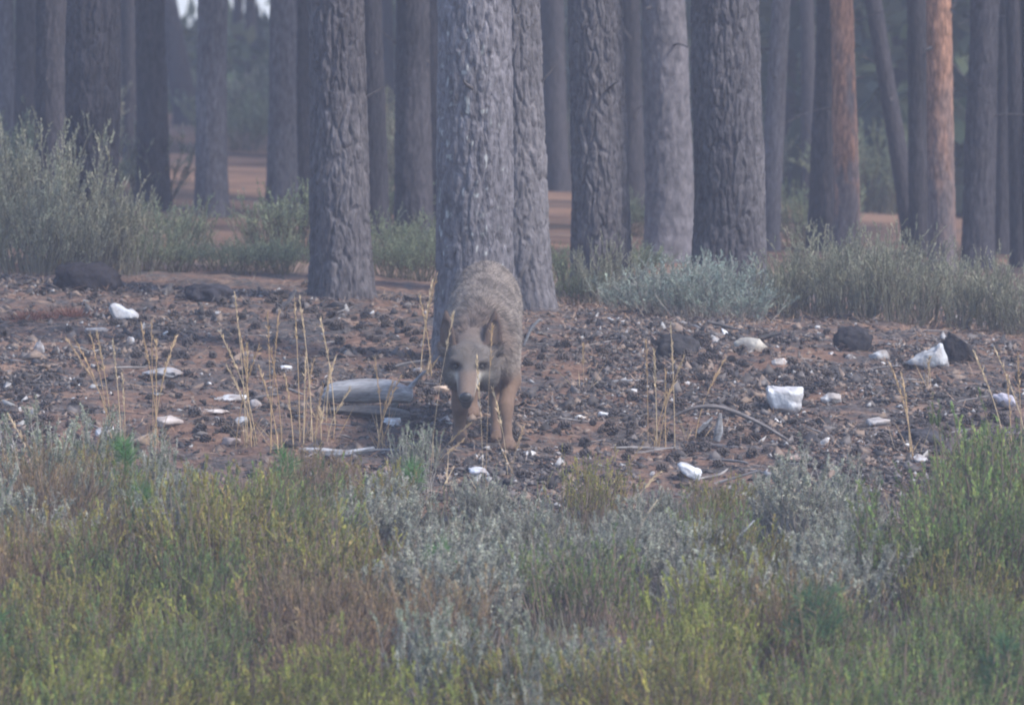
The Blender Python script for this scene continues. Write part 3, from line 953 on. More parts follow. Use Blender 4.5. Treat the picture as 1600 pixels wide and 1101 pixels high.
# behind the crest
for kd, px, Y, s, sz, lb in (
        ('broom', 35, 6.4, .80, .95, None), ('broom', 80, 6.8, .95, 1.0, None), ('broom', 150, 6.5, .62, .95, None),
        ('broom', -20, 7.0, .9, .9, None), ('broom', 195, 6.6, .55, .95, None), ('broom', 60, 6.0, .7, .8, None), ('broom', 120, 6.1, .6, .8, None),
        ('broomg', 250, 8.8, .85, .8, None), ('broom', 300, 9.6, .42, .75, None), ('broomg', 345, 7.6, .55, .6, None), ('broomg', 232, 7.0, .6, .7, None),
        ('broom', 412, 9.4, .45, .7, None), ('broomg', 460, 9.2, 1.0, .85, None), ('broomg', 425, 7.9, .6, .65, None), ('broomg', 275, 7.2, .45, .7, None),
        ('broomg', 380, 7.2, .45, .7, None), ('broomg', 440, 7.2, .5, .7, None), ('broomg', 610, 8.0, .7, .8, None), ('broomg', 660, 7.6, .65, .8, None),
        ('broomg', 635, 9.0, .8, .8, None), ('broomg', 890, 7.0, .6, .9, None), ('broomg', 905, 5.6, .45, .8, None),
        ('broomg', 990, 9.0, .6, .7, None),
        ('broom', 942, 5.5, .42, .9, 'small twiggy broom leaning against the scaly pine foot'),
        ('blueg', 985, 4.9, .72, .75, None), ('blueg', 1040, 4.7, .85, .85, None), ('blueg', 1100, 4.6, .95, .95, None),
        ('blueg', 1160, 4.4, .75, .8, None), ('blueg', 1070, 5.4, .9, .95, None), ('blueg', 1135, 5.2, .9, 1.0, None), ('blueg', 1010, 5.6, .7, .8, None),
        ('broom', 1225, 4.9, .42, .9, None), ('broom', 1270, 5.0, .50, .9, None), ('broom', 1315, 4.8, .52, .95, None),
        ('broom', 1360, 4.6, .50, .9, None), ('broom', 1405, 4.6, .50, .9, None), ('broom', 1450, 4.8, .50, .85, None),
        ('broom', 1500, 4.6, .48, .85, None), ('broom', 1550, 4.6, .50, .8, None), ('broom', 1600, 4.4, .46, .8, None),
        ('broom', 1300, 5.8, .62, .85, None), ('broom', 1400, 6.0, .60, .85, None), ('broom', 1530, 5.6, .50, .85, None),
        ('broom', 1650, 4.9, .50, .8, None), ('broomg', 1230, 6.2, .6, .8, None)):
    x = (px - 800) * mpp(Y)
    if kd == 'broom' and px > 1200 and not lb:
        o = shrub(kd, x, Y, s, sz); tag(o, 'pale grey-green broom behind the burnt stumps', None, 'pale broom behind the burnt stumps')
    else:
        o = shrub(kd, x, Y, s, sz, lb)
    if not lb:
        for lim, ref in ((110, 'before the broad blackish pine'), (215, 'over the blackened log'), (330, 'before the needle-strewn clearing'), (480, 'left bare of trees by the crest log'),
                         (700, 'between fissured and lichen-flecked pines'), (960, 'at the scaly pine'), (1060, 'below the smooth blue-grey pine'), (1205, 'below the stout furrowed pine'),
                         (1290, 'beside the stout furrowed pine'), (1380, 'over the round burnt stump'), (1480, 'behind the grey boulder'), (9999, 'behind the slanting burnt stump')):
            if px < lim: break
        nearer = 'crest-side ' if Y < (7.3 if kd == 'broomg' else 6.4 if px < 700 else 5.0) else 'wood-side '
        tag(o, nearer + {'broom': 'wispy grey-green broom ', 'broomg': 'low dull green broom ', 'blueg': 'blue-grey bushy shrub '}[kd] + ref.replace('left bare of trees by the crest log', 'behind the low crest log'))


ur = np.random.default_rng(8)
for i in range(46):
    Y = ur.uniform(13, 40); px = ur.uniform(-60, 1660)
    if 200 < px < 480 and Y < 30: continue
    x = (px - 800) * mpp(Y)
    o = shrub('broomg' if ur.uniform() < .6 else 'broom', x, Y, ur.uniform(.7, 1.5), ur.uniform(.6, 1.0))
    tag(o, 'blurred undergrowth bush deep among the far pine trunks', None, 'undergrowth deep in the wood')

# fine grass and seedlings under the shrubs: nobody could count them
n = 60000
gr = np.random.default_rng(14)
Y = gr.uniform(-8.8, -.9, n); X = gr.uniform(-1, 1, n) * ((30 + Y) * 800 / FPX + .5)
Zg = terrain(X, Y); dd = Y - CAM_Y
pyg = 550.5 + FPX * np.tan(np.arctan((CAM_Z - Zg) / dd) - math.radians(PITCH)); pxg = 800 + X / dd * FPX
edg = np.interp(pxg, [0, 300, 700, 1000, 1400, 1600], [735, 760, 765, 770, 780, 745])
den = sstep(-10, 70, pyg - edg) * (.35 + .9 * vnoise(X * 2.2, Y * 1.4, 91))
den = np.where(((pxg - 975) / 85) ** 2 + ((pyg - 1050) / 50) ** 2 < 1, den * .25, den)
kp = gr.uniform(size=n) < den
X, Y, Zg = X[kp], Y[kp], Zg[kp]; n = len(X)
D = unit(np.stack([gr.normal(size=n) * .28, gr.normal(size=n) * .28, np.ones(n)], 1))
pal = np.array([(.22, .21, .10), (.17, .18, .085), (.26, .20, .12), (.22, .23, .18), (.15, .17, .08), (.27, .25, .18)])
ci = np.clip((vnoise(X * 1.6, Y * 1.1, 93) * 7).astype(int) + gr.integers(-1, 2, n), 0, 5)
v = blades(np.stack([X, Y, Zg - .01], 1), D, perp(D, gr), gr.uniform(.04, .15, n), gr.uniform(.003, .0055, n), pal[ci] * gr.uniform(.7, 1.3, (n, 1)))
tag(link('undergrowth_grass', mesh_np('undergrowth_grass', *v[:2], M_LEAF, v[2])), 'fine dull grass filling the gaps between the foreground shrubs', 'grass', kind='stuff')


# ------------------------------------------------------------------ pine saplings
def sapling_mesh(seed, H, tufts, nl, cols):
    r = np.random.default_rng(seed)
    m = 6
    stem = np.zeros((1, m, 3)); stem[0, :, 2] = np.linspace(-.03, H, m); stem[0, :, :2] = np.cumsum(r.normal(size=(m, 2)) * .008, 0)
    sp, D0 = [stem[0, -1]], [np.array([0, 0, 1.])]
    br = []
    for i in range(tufts):
        t = r.uniform(.3, .95); a = r.uniform(0, 2 * np.pi); l = H * r.uniform(.22, .42) * (1.15 - t * .7)
        b0 = stem[0, 0] * (1 - t) + stem[0, -1] * t
        d = unit(np.array([math.cos(a), math.sin(a), r.uniform(.5, 1.1)]))
        br.append(np.stack([b0, b0 + d * l * .5, b0 + d * l + [0, 0, .02]])); sp.append(br[-1][-1]); D0.append(unit(d + [0, 0, .6]))
    v1 = tubes(stem, np.linspace(.006, .003, m)[None], 5, [(.16, .11, .08)])
    v2 = tubes(np.array(br), np.tile([.003, .0025, .002], (len(br), 1)), 4, np.tile((.16, .12, .08), (len(br), 1)))
    V, F, C = join(v1, v2)
    n = len(sp) * nl; i = np.repeat(np.arange(len(sp)), nl)
    sp = np.array(sp); D0 = np.array(D0)
    P = sp[i] - D0[i] * r.uniform(0, .07, (n, 1))
    D = unit(D0[i] * .75 + unit(r.normal(size=(n, 3))) * .8)
    c = np.array(cols)[r.integers(0, len(cols), n)] * r.uniform(.75, 1.25, (n, 1))
    lv = blades(P, D, perp(D, r), r.uniform(.045, .085, n), .0022, c)
    return mesh_np('stem', V, F, M_STEM, C), mesh_np('needles', lv[0], lv[1], M_LEAF, lv[2])


PGREEN = [(0.098, 0.221, 0.058), (0.078, 0.182, 0.058), (0.13, 0.26, 0.072)]
for px, py, H, tf, sd, lb in (
        (190, 800, .26, 9, 1, 'bright green pine sapling in front of the tan stone slab'),
        (215, 850, .20, 8, 2, 'small pine sapling low beside the taller bright green one'),
        (447, 800, .22, 7, 3, 'bright green grassy pine seedling below the pale fallen branch'),
        (650, 800, .16, 6, 4, 'yellow-green pine seedling among silver cushion shrubs by the wolf'),
        (1275, 1110, .42, 11, 5, 'blue-green pine sapling with round needle tufts in the heath'),
        (690, 960, .24, 7, 6, 'green pine seedling half buried in the heath'),
        (-6, 1090, .26, 9, 7, 'vivid green sapling tuft at the thicket side'),
        (1590, 1170, .36, 9, 8, 'dark green sapling in front of the tallest heath')):
    x, y, z = at(px, py)
    cs = [(.055, .135, .06), (.045, .11, .05), (.08, .16, .07)] if px in (1275, 1590) else PGREEN
    sm, nm_ = sapling_mesh(sd, H, tf, 70, cs)
    root = tag(link('pine_sapling', None, None, (x, y, z)), lb, 'sapling')
    link('stem', sm, root); link('needles', nm_, root)


# ------------------------------------------------------------------ dry grass
STRAW = np.array([(.48, .335, .185), (.42, .28, .15), (.52, .39, .24), (.36, .245, .14)])


def grass_tuft(base, tips, label, seed, blades_n=14, heads=True, colr=None):
    r = np.random.default_rng(seed)
    bx, by, bz = at(*base)
    stalks, rad, cc, hv = [], [], [], []
    thin = .45 if 'wolf' in label else 1.0
    for (tx, ty) in tips:
        X, _, Z = at_depth(tx, ty, by)
        b0 = np.array([r.normal() * .03, r.normal() * .03, -.01]); tip = np.array([X - bx, r.normal() * .05, Z - bz])
        t = np.linspace(0, 1, 7)[:, None]
        p = b0 * (1 - t) + tip * t
        p[:, 0] += (np.sin(t[:, 0] * math.pi) * -(tip[0] - b0[0]) * .18)
        stalks.append(p); rad.append(np.linspace(.0021, .0014, 7) * thin)
        c = STRAW[r.integers(0, 4)] if colr is None else np.array(colr)
        cc.append(c)
        if heads:
            n = 50; u = r.uniform(max(.55, 1 - .17 / max(np.linalg.norm(tip), .1)), 1.0, n)
            hp = np.stack([np.interp(u, t[:, 0], p[:, a]) for a in range(3)], 1)
            d = unit(unit(p[-1] - p[-3]) + r.normal(size=(n, 3)) * .22)
            hv.append(blades(hp, d, perp(d, r), r.uniform(.018, .032, n), .0042, np.tile(c * 1.08, (n, 1)) * r.uniform(.8, 1.2, (n, 1))))
    root = tag(link('dry_grass_tuft', None, None, (bx, by, bz)), label, 'grass')
    for p, a, c in zip(stalks, rad, cc):
        v, f, c_ = tubes(p[None], a[None], 4, [c])
        link('stalk', mesh_np('stalk', v, f, M_STRAW, c_), root)
    for hb in hv:
        tag(link('seed_head', mesh_np('seed_head', *hb[:2], M_STRAW, hb[2]), root), kind='stuff')
    if blades_n:
        n = blades_n
        d = unit(np.stack([r.normal(size=n) * .45, r.normal(size=n) * .45, np.ones(n)], 1))
        P = np.stack([r.normal(size=n) * .02, r.normal(size=n) * .02, np.full(n, -.01)], 1)
        v = blades(P, d, perp(d, r), r.uniform(.08, .22, n), .004, STRAW[r.integers(0, 4, n)] * .8)
        tag(link('leaf_blades', mesh_np('leaf_blades', *v[:2], M_STRAW, v[2]), root), kind='stuff')
    return root


TUFTS = [
    ((186, 705), [(103, 530), (118, 533), (142, 522), (150, 520), (176, 532), (190, 585)], 'golden dry grass tuft in front of the tan stone slab'),
    ((243, 700), [(222, 508), (236, 503), (244, 535), (272, 528), (262, 560)], 'golden dry grass tuft rising behind the long pale rock'),
    ((385, 700), [(368, 458), (345, 520), (374, 518), (386, 536), (405, 540), (355, 575)], 'dry grass tuft standing between the clustered white rocks'),
    ((432, 705), [(418, 488), (436, 487), (424, 545), (404, 575), (444, 590)], 'dry grass tuft growing below the lone white pebble'),
    ((480, 690), [(460, 470), (477, 555), (490, 560), (468, 470), (500, 640)], 'dry grass tuft at the end of the grey split log'),
    ((505, 660), [(500, 500), (523, 560), (515, 575)], 'short dry grass tuft at the upper end of the grey log'),
    ((520, 690), [(545, 610), (505, 600)], 'two bent straws beneath the grey split log'),
    ((600, 700), [(585, 560), (612, 600), (625, 590)], 'pale straws leaning against the grey split log'),
    ((662, 585), [(656, 462), (676, 440), (682, 432)], 'thin dry straws beside the foot of the lichen-flecked pine'),
    ((1030, 700), [(1010, 532), (1022, 547), (1048, 508), (1068, 558), (1056, 590), (1040, 575)], 'dry grass tuft growing above the thin fallen branch'),
    ((1082, 690), [(1134, 562)], 'single long straw leaning over the bare curved root'),
    ((908, 610), [(911, 540)], 'single short straw on the bare bank beside the wolf'),
    ((1420, 715), [(1394, 572), (1411, 588)], 'pair of straws rising over the small white flat stone'),
    ((1452, 610), [(1453, 560)], 'single straw in front of the big grey boulder'),
    ((1586, 745), [(1524, 552), (1558, 548), (1592, 552), (1575, 590)], 'tall dry grass beside the pinkish rounded rock'),
    ((752, 775), [(769, 512), (745, 560)], 'pair of dry grass stalks standing in front of the wolf'),
    ((700, 770), [(709, 488)], 'single thin stalk before the far ear of the wolf'),
    ((803, 745), [(770, 610), (818, 672)], 'crossing thin straws at the forefoot of the wolf'),
    ((672, 730), [(735, 660), (720, 690)], 'pale bent straws low in front of the wolf'),
    ((1310, 1180), [(1298, 1030), (1322, 1058), (1268, 1085), (1312, 1050)], 'golden grass blades in front of the dark green heath'),
    ((1100, 1150), [(1078, 1070)], 'single golden straw in the yellow-green heath'),
    ((965, 800), [(1005, 690), (1030, 740)], 'brown dry stalks among the low shrubs above the russet patch'),
    ((25, 740), [(60, 690), (95, 688), (10, 650)], 'arching pale grass beside the wispy grey-green shrub'),
]
for i, (b, t, lb) in enumerate(TUFTS):
    grass_tuft(b, t, lb, 300 + i, 16 if len(t) > 2 else 6)

# ------------------------------------------------------------------ stones
def stone_mesh(seed, wx, wy, wz, colr, angular=True):
    r = np.random.default_rng(seed)
    bm = bmesh.new()
    n = 15 if angular else 34
    P = unit(r.normal(size=(n, 3))) * r.uniform(.82, 1.0, (n, 1))
    if angular: P = np.sign(P) * np.abs(P) ** .75
    for p in P: bm.verts.new(p)
    res = bmesh.ops.convex_hull(bm, input=bm.verts)
    bmesh.ops.delete(bm, geom=[v for v in bm.verts if not v.link_faces], context='VERTS')
    bmesh.ops.bevel(bm, geom=list(bm.edges), offset=.06, segments=1, affect='EDGES')
    bmesh.ops.triangulate(bm, faces=bm.faces)
    bmesh.ops.subdivide_edges(bm, edges=bm.edges, cuts=1)
    bmesh.ops.triangulate(bm, faces=bm.faces)
    V = np.array([v.co for v in bm.verts]); F = np.array([[v.index for v in f.verts] for f in bm.faces])
    bm.free()
    V = V / np.abs(V).max(0)
    V = V * (1 + .30 * (noise3(V + seed, 2.3, seed)[:, None] - .5) + .22 * (noise3(V + seed, 6, seed + 3)[:, None] - .5))
    V = V * np.array([wx, wy, wz]) * .5
    c = np.array(colr) * (.8 + .4 * noise3(V * 30 + seed, 1.5, seed)[:, None])
    st = sstep(.48, .62, noise3(V * 40 + seed, 1.2, seed + 8))[:, None]
    c = c * (1 - st * .7) + np.array([.16, .12, .10]) * st * .7
    return mesh_np('stone', V, F, M_ROCK, c)


def profile_stone(seed, pts, depth, colr):
    """angular stone from its side outline (x, z), rounded off and broken up"""
    bm = bmesh.new()
    r = np.random.default_rng(seed)
    lay = []
    for yy, sh in ((-.5, .78), (-.22, 1.0), (.25, .95), (.5, .7)):
        lay.append([bm.verts.new((px * sh + r.normal() * .004, yy * depth, pz * sh + r.normal() * .003)) for px, pz in pts])
    k = len(pts)
    for a, b in zip(lay, lay[1:]):
        for i in range(k):
            bm.faces.new((a[i], a[(i + 1) % k], b[(i + 1) % k], b[i]))
    bm.faces.new(lay[0][::-1]); bm.faces.new(lay[-1])
    bmesh.ops.recalc_face_normals(bm, faces=bm.faces)
    bmesh.ops.bevel(bm, geom=list(bm.edges), offset=.006, segments=1, affect='EDGES')
    bmesh.ops.triangulate(bm, faces=bm.faces)
    bmesh.ops.subdivide_edges(bm, edges=bm.edges, cuts=2)
    bmesh.ops.triangulate(bm, faces=bm.faces)
    V = np.array([v.co for v in bm.verts]); F = np.array([[v.index for v in f.verts] for f in bm.faces]); bm.free()
    V += (np.stack([noise3(V + seed, 22, seed + i) for i in range(3)], 1) - .5) * .035 + (np.stack([noise3(V, 60, seed + 4 + i) for i in range(3)], 1) - .5) * .012
    c = np.array(colr) * (.8 + .4 * noise3(V, 35, seed)[:, None])
    st = sstep(.50, .62, noise3(V, 28, seed + 8))[:, None]
    c = c * (1 - st * .45) + np.array([.18, .15, .14]) * st * .45
    return mesh_np('stone', V, F, M_ROCK, c)


PROFILES = {0: [(-31, 19), (-12, 21), (8, 19), (31, 16), (26, 0), (20, -20), (0, -22), (-22, -16), (-29, 2)],
            5: [(-34, -14), (-20, -4), (-6, 4), (10, 10), (18, 18), (25, 16), (30, 0), (32, -18), (0, -20)],
            11: [(-18, 13), (-8, 14), (4, 6), (16, 0), (18, -10), (10, -14), (-6, -8), (-14, 2)],
            12: [(-23, 11), (-15, 14), (-6, 10), (6, 3), (15, 1), (22, -8), (18, -13), (2, -12), (-12, -9), (-20, 0)]}
WHITE = (.52, .52, .54); OFFW = (.52, .50, .49); PINK = (.40, .34, .33); GREYS = (.27, .26, .27); TANS = (.34, .25, .18)
STONES = [
    (1225, 621, 62, 42, WHITE, 'big bright white quartz block on the bare bank'),
    (1300, 621, 32, 19, OFFW, 'rounded off-white rock next to the big white quartz block'),
    (1133, 519, 27, 17, WHITE, 'round white rock on the crest by the blue-grey shrubs'),
    (1175, 536, 54, 24, (.36, .33, .29), 'tan-grey flat rock beside the round white one on the crest'),
    (1219, 562, 28, 13, OFFW, 'small white stone below the tan-grey flat rock'),
    (1450, 556, 68, 38, (.33, .33, .34), 'large grey pointed boulder leaning by the burnt stump'),
    (1376, 554, 30, 16, (.42, .42, .43), 'small grey rock between burnt lump and grey boulder'),
    (1570, 623, 40, 26, (.42, .38, .42), 'pinkish rounded rock among tall dry grass'),
    (1371, 659, 42, 13, (.38, .35, .34), 'flat pale grey stone below the off-white rock'),
    (1290, 690, 14, 16, WHITE, 'small upright white stone below the curved root'),
    (1440, 716, 40, 15, WHITE, 'white flat stone at the thicket edge'),
    (1079, 735, 36, 26, WHITE, 'bright white wedge-shaped stone near the thicket edge'),
    (193, 488, 46, 26, (.42, .42, .44), 'white slanting stone high on the bank'),
    (60, 540, 36, 27, (.36, .36, .38), 'grey speckled rock among dark cones'),
    (150, 514, 40, 9, (.45, .43, .42), 'thin flat pale stone below the slanting white one'),
    (203, 532, 13, 15, WHITE, 'little white stone behind the golden grass'),
    (362, 620, 50, 17, WHITE, 'long white rock, uppermost of the rock cluster'),
    (338, 641, 40, 13, (.56, .50, .47), 'cream flat rock under the long white one'),
    (265, 655, 46, 24, (.52, .47, .46), 'long pale rock with pinkish side below golden grass'),
    (398, 632, 26, 15, (.45, .44, .46), 'grey-white stone at the end of the long white rock'),
    (375, 661, 28, 17, WHITE, 'roundish white stone, lowest of the rock cluster'),
    (163, 671, 30, 18, WHITE, 'white stone beside the tan slab'),
    (445, 574, 26, 12, (.50, .50, .52), 'lone white pebble above the dry grass'),
    (612, 657, 28, 17, WHITE, 'white stone lying under the grey split log'),
    (220, 684, 54, 20, TANS, 'tan slab tilted over a dark hollow'),
    (255, 581, 62, 16, GREYS, 'flat grey stone behind the golden grass tufts'),
    (360, 687, 32, 13, (.34, .26, .23), 'flat pinkish-brown stone near the pale fallen branch'),
    (690, 608, 32, 11, (.42, .31, .23), 'flat tan stone beside the wolf'),
    (748, 737, 36, 13, (.58, .58, .62), 'bluish white flat stone before the wolf'),
    (828, 706, 22, 10, OFFW, 'flat whitish stone at the forefoot of the wolf'),
    (872, 706, 14, 8, OFFW, 'small flat white stone a step from the wolf'),
    (857, 662, 17, 9, WHITE, 'small white stone beside the wolf on dark cones'),
    (942, 645, 22, 9, WHITE, 'elongated white stone on the dark cone litter'),
    (906, 650, 17, 9, OFFW, 'dull white stone next to the elongated one'),
    (1240, 716, 40, 8, (.30, .22, .18), 'thin brown flat stone under the curved root'),
    (600, 598, 10, 7, OFFW, 'tiny pale chip resting behind the grey log'),
    (655, 578, 18, 9, (.5, .48, .5), 'pale splintered stone behind the end of the grey log'),
]
for i, (px, py, wp, hp, cl, lb) in enumerate(STONES):
    x, y, z = at(px, py + hp * .42)
    m = mpp(y)
    wx, wz = wp * m * 1.05, hp * m * 1.25
    if i in PROFILES:
        me = profile_stone(500 + i, [(a * m, b * m) for a, b in PROFILES[i]], wx * .8, cl)
        tag(link('white_stone' if min(cl) > .5 else 'stone', me, None, (x, y, z + hp * m * .44)), lb, 'stone')
        continue
    me = stone_mesh(500 + i, wx, max(wx * .75, wz), wz, cl, angular=(i % 3 != 1))
    o = link('white_stone' if min(cl) > .5 else 'stone', me, None, (x, y, z + wz * .22), (0, (.25 if i == 12 else 0.06 * math.sin(i * 5)), .6 * math.sin(i * 3.3)))
    tag(o, lb, 'stone')
pr = np.random.default_rng(77)
PEB = [stone_mesh(600 + i, .034, .03, .022, WHITE if i % 2 else OFFW) for i in range(5)]
spots = [(930, 495), (955, 500), (975, 505), (997, 508), (1020, 741), (1140, 760), (940, 730), (990, 612), (65, 643), (90, 660), (580, 490),
         (340, 490), (258, 523), (640, 617), (420, 520), (520, 640), (700, 665), (1075, 600), (1345, 690), (1500, 690), (1520, 640), (1330, 590)]
spots += [(pr.uniform(0, 1600), pr.uniform(500, 760)) for _ in range(60)]
for i, (px, py) in enumerate(spots):
    x, y, z = at(px, py)
    s = pr.uniform(.35, .95) if i > 21 else pr.uniform(.6, 1.2)
    tag(link('pebble', PEB[i % 5], None, (x, y, z + .004), (pr.normal() * .3, pr.normal() * .3, pr.uniform(0, 6)), s),
        'small pale quartz pebble scattered on the bank', 'pebble', 'quartz pebbles on the bank')


# ------------------------------------------------------------------ burnt stumps, logs, branches
def lump(seed, wx, wy, wz, colr, topflat=None):
    r = np.random.default_rng(seed)
    bm = bmesh.new(); bmesh.ops.create_icosphere(bm, subdivisions=4, radius=1)
    V = np.array([v.co for v in bm.verts]); F = np.array([[v.index for v in f.verts] for f in bm.faces]); bm.free()
    V = np.sign(V) * np.abs(V) ** .8
    ang = np.arctan2(V[:, 1], V[:, 0])
    V *= (1 + .45 * (noise3(V + seed, 1.7, seed) - .5) + .45 * (noise3(V * [2, 2, .5] + seed, 4.5, seed + 2) - .5) + .15 * (noise3(V * [1, 1, .4], 16, seed + 3) - .5))[:, None]
    V[:, :2] *= (1 + .05 * np.sin(ang * 11 + seed))[:, None]
    if topflat:
        V[:, 2] = np.minimum(V[:, 2], .62 - topflat * V[:, 0] + .06 * (noise3(V, 7, 3) - .5))
    V = V * np.array([wx, wy, wz]) * .5
    c = np.array(colr) * (.6 + .8 * noise3(V * 25, 1.6, seed)[:, None])
    return mesh_np('charred', V, F, M_CHAR, c, smooth=True)


for i, (px, py, wp, hp, tf, cl, nm, lb) in enumerate((
        (1500, 546, 42, 50, .45, (.026, .023, .024), 'burnt_stump', 'short blackened stump with slanting top beside the grey boulder'),
        (1333, 533, 50, 36, None, (.026, .024, .027), 'burnt_stump', 'low rounded blackened stump before the pale broom'),
        (133, 432, 92, 40, None, (.022, .019, .022), 'burnt_log', 'thick blackened log lying under the tall broom'),
        (325, 456, 66, 22, None, (.03, .028, .034), 'burnt_log', 'low blackened log on the crest near the green broom'),
        (1058, 540, 62, 30, None, (.035, .032, .034), 'bark_heap', 'dark heap of broken bark below the blue-grey shrubs'),
        (1440, 684, 60, 20, None, (.04, .038, .042), 'bark_heap', 'dark heap of bark scraps above the white flat stone'))):
    x, y, z = at(px, py + hp * .45)
    m = mpp(y)
    o = link(nm, lump(700 + i, wp * m * 1.1, wp * m * .8, hp * m * 1.4, cl, tf), None, (x, y, z + hp * m * .32))
    tag(o, lb, 'log' if 'log' in nm else ('bark' if 'heap' in nm else 'stump'))


def log_mesh(P, R, seed, cA, cB, seg=28, split=0.0, nn=40):
    """a weathered stem along P with long grain ridges"""
    r = np.random.default_rng(seed)
    P = np.array(P, float); t = np.linspace(0, 1, len(P)); tt = np.linspace(0, 1, nn)
    C = np.stack([np.interp(tt, t, P[:, a]) for a in range(3)], 1)
    k = np.ones(7) / 7
    for a in range(3):
        C[:, a] = np.convolve(np.pad(C[:, a], 3, mode='reflect', reflect_type='odd'), k, 'valid')
    R = np.interp(tt, np.linspace(0, 1, len(R)), R)
    T = unit(np.gradient(C, axis=0)); A = unit(np.cross(T, [0, 0, 1.])); B = np.cross(A, T)
    th = np.arange(seg) / seg
    TH, U = np.meshgrid(th, tt)
    g = vnoise(TH * 18, U * 4 + seed, seed, px=18) - .5
    g2 = vnoise(TH * 6, U * 2.2 + seed, seed + 2, px=6) - .5
    groove = -split * np.exp(-((TH - .62) / .03) ** 2) - split * .7 * np.exp(-((TH - .40 - .03 * U) / .02) ** 2)
    RR = R[:, None] * (1 + .26 * g + .22 * g2 + groove)
    RR[0] *= .35; RR[-1] *= .35
    V = C[:, None] + RR[..., None] * (A[:, None] * np.cos(2 * np.pi * TH)[..., None] + B[:, None] * np.sin(2 * np.pi * TH)[..., None])
    idx = np.arange(nn * seg).reshape(nn, seg); a = idx[:-1]; b = idx[1:]
    F = np.stack([a, np.roll(a, -1, 1), np.roll(b, -1, 1), b], -1).reshape(-1, 4)
    mm = np.clip(.5 + 1.5 * g + .6 * (r.uniform(size=g.shape) - .5), 0, 1)[..., None]
    c = np.array(cA) * (1 - mm) + np.array(cB) * mm
    return V.reshape(-1, 3), F, c.reshape(-1, 3)


def branch(name, label, pts, rad, cA, cB, cat, lift=.3, seed=1, split=0.0, seg=16, Y=None, extra=()):
    W = []
    for (px, py) in pts:
        if Y is None:
            x, y, z = at(px, py)
        else:
            x, y, z = at_depth(px, py, Y)
        W.append((x, y, z))
    W = np.array(W)
    if Y is None:
        W[:, 1] = W[:, 1].mean() + (W[:, 1] - W[:, 1].mean()) * .5
        W[:, 2] = terrain(W[:, 0], W[:, 1]) + np.array(rad).mean() * lift
        # heights follow the picture where the branch arches clear of the ground
        for i, (px, py) in enumerate(pts):
            W[i, 0] = (px - 800) * mpp(W[i, 1])
            W[i, 2] = max(W[i, 2], at_depth(px, py, W[i, 1])[2])
    O = W[0].copy()
    v, f, c = log_mesh(W - O, rad, seed, cA, cB, seg, split)
    root = tag(link(name, mesh_np(name, v, f, M_WOOD, c, smooth=True), None, O), label, cat)
    for k, e in enumerate(extra):
        E = np.array([at_depth(px, py, Y if Y is not None else W[:, 1].mean()) for px, py in e[0]])
        v, f, c = log_mesh(E - O, e[1], seed + 9 + k, cA, cB, 10, 0, 14)
        link('side_branch', mesh_np('side_branch', v, f, M_WOOD, c, smooth=True), root)
    return root


SILV, SILD = (.28, .28, .295), (.15, .145, .145)
xl, yl, zl = at(570, 640)
branch('split_log', 'weathered grey split log lying on the bank before the wolf', [(503, 622), (520, 612), (570, 609), (612, 612), (645, 620)],
       [.025, .046, .052, .050, .03], (.15, .14, .14), (.30, .30, .315), 'log', seed=3, split=.55, seg=48, Y=yl,
       extra=[([(560, 598), (580, 606), (600, 628)], [.004, .005, .003]), ([(610, 640), (640, 605), (666, 578)], [.014, .012, .006])])
branch('split_log', 'darker half-buried log piece under the weathered split log', [(512, 640), (560, 642), (618, 646), (640, 648)],
       [.014, .028, .026, .015], (.055, .05, .05), (.13, .125, .125), 'log', seed=4, split=.3, seg=24, Y=at(570, 655)[1])
xl = at(520, 715)
branch('fallen_branch', 'pale grey fallen branch at the thicket edge below the log', [(465, 703), (500, 707), (540, 709), (562, 705), (585, 699)],
       [.010, .022, .018, .012, .006], SILD, (.34, .34, .36), 'branch', seed=5, Y=xl[1], extra=[([(555, 706), (585, 702), (625, 703)], [.006, .005, .003])])
branch('fallen_branch', 'thin straight grey branch lying beyond the dry grass', [(930, 600), (970, 596), (1010, 597), (1048, 601)], [.006, .010, .009, .005],
       SILD, SILV, 'branch', seed=6)
branch('root', 'bare curved root arching over the dark litter', [(1040, 660), (1070, 640), (1110, 632), (1150, 643), (1195, 664), (1235, 690), (1292, 722)],
       [.004, .008, .010, .009, .008, .007, .004], (.08, .07, .068), (.17, .15, .145), 'root', seed=7, Y=at(1160, 690)[1])
branch('wood_splinter', 'broken upright grey splinter of an old stump under the curved root', [(1120, 690), (1124, 672), (1126, 645)], [.016, .018, .006], SILD, SILV, 'wood', seed=8, Y=at(1120, 692)[1])
branch('wood_splinter', 'leaning grey splinter of an old stump beside the upright one', [(1090, 676), (1102, 664), (1114, 652)], [.008, .011, .004], SILD, SILV, 'wood', seed=9, Y=at(1100, 690)[1])
branch('fallen_branch', 'short curved grey branch standing up right beside the wolf', [(818, 540), (830, 512), (842, 500), (848, 500)], [.006, .008, .007, .004], SILD, SILV, 'branch', seed=10, Y=at(826, 545)[1])
branch('fallen_branch', 'dark stick poking up on the crest before the fissured pine', [(434, 486), (450, 472), (462, 452)], [.014, .012, .010], (.07, .06, .06), (.14, .13, .13), 'branch', seed=11, Y=at(436, 488)[1])
branch('stick', 'pale straight stick leaning in the silver shrubs below the quartz block', [(1138, 862), (1158, 836), (1180, 812)], [.005, .006, .003], SILD, (.5, .49, .47), 'stick', seed=12, Y=at(1140, 900)[1])
branch('stick', 'pale stick leaning over the russet withered patch', [(994, 830), (1010, 806), (1028, 780)], [.005, .006, .003], (.30, .24, .16), (.5, .4, .27), 'stick', seed=13, Y=at(1000, 860)[1])
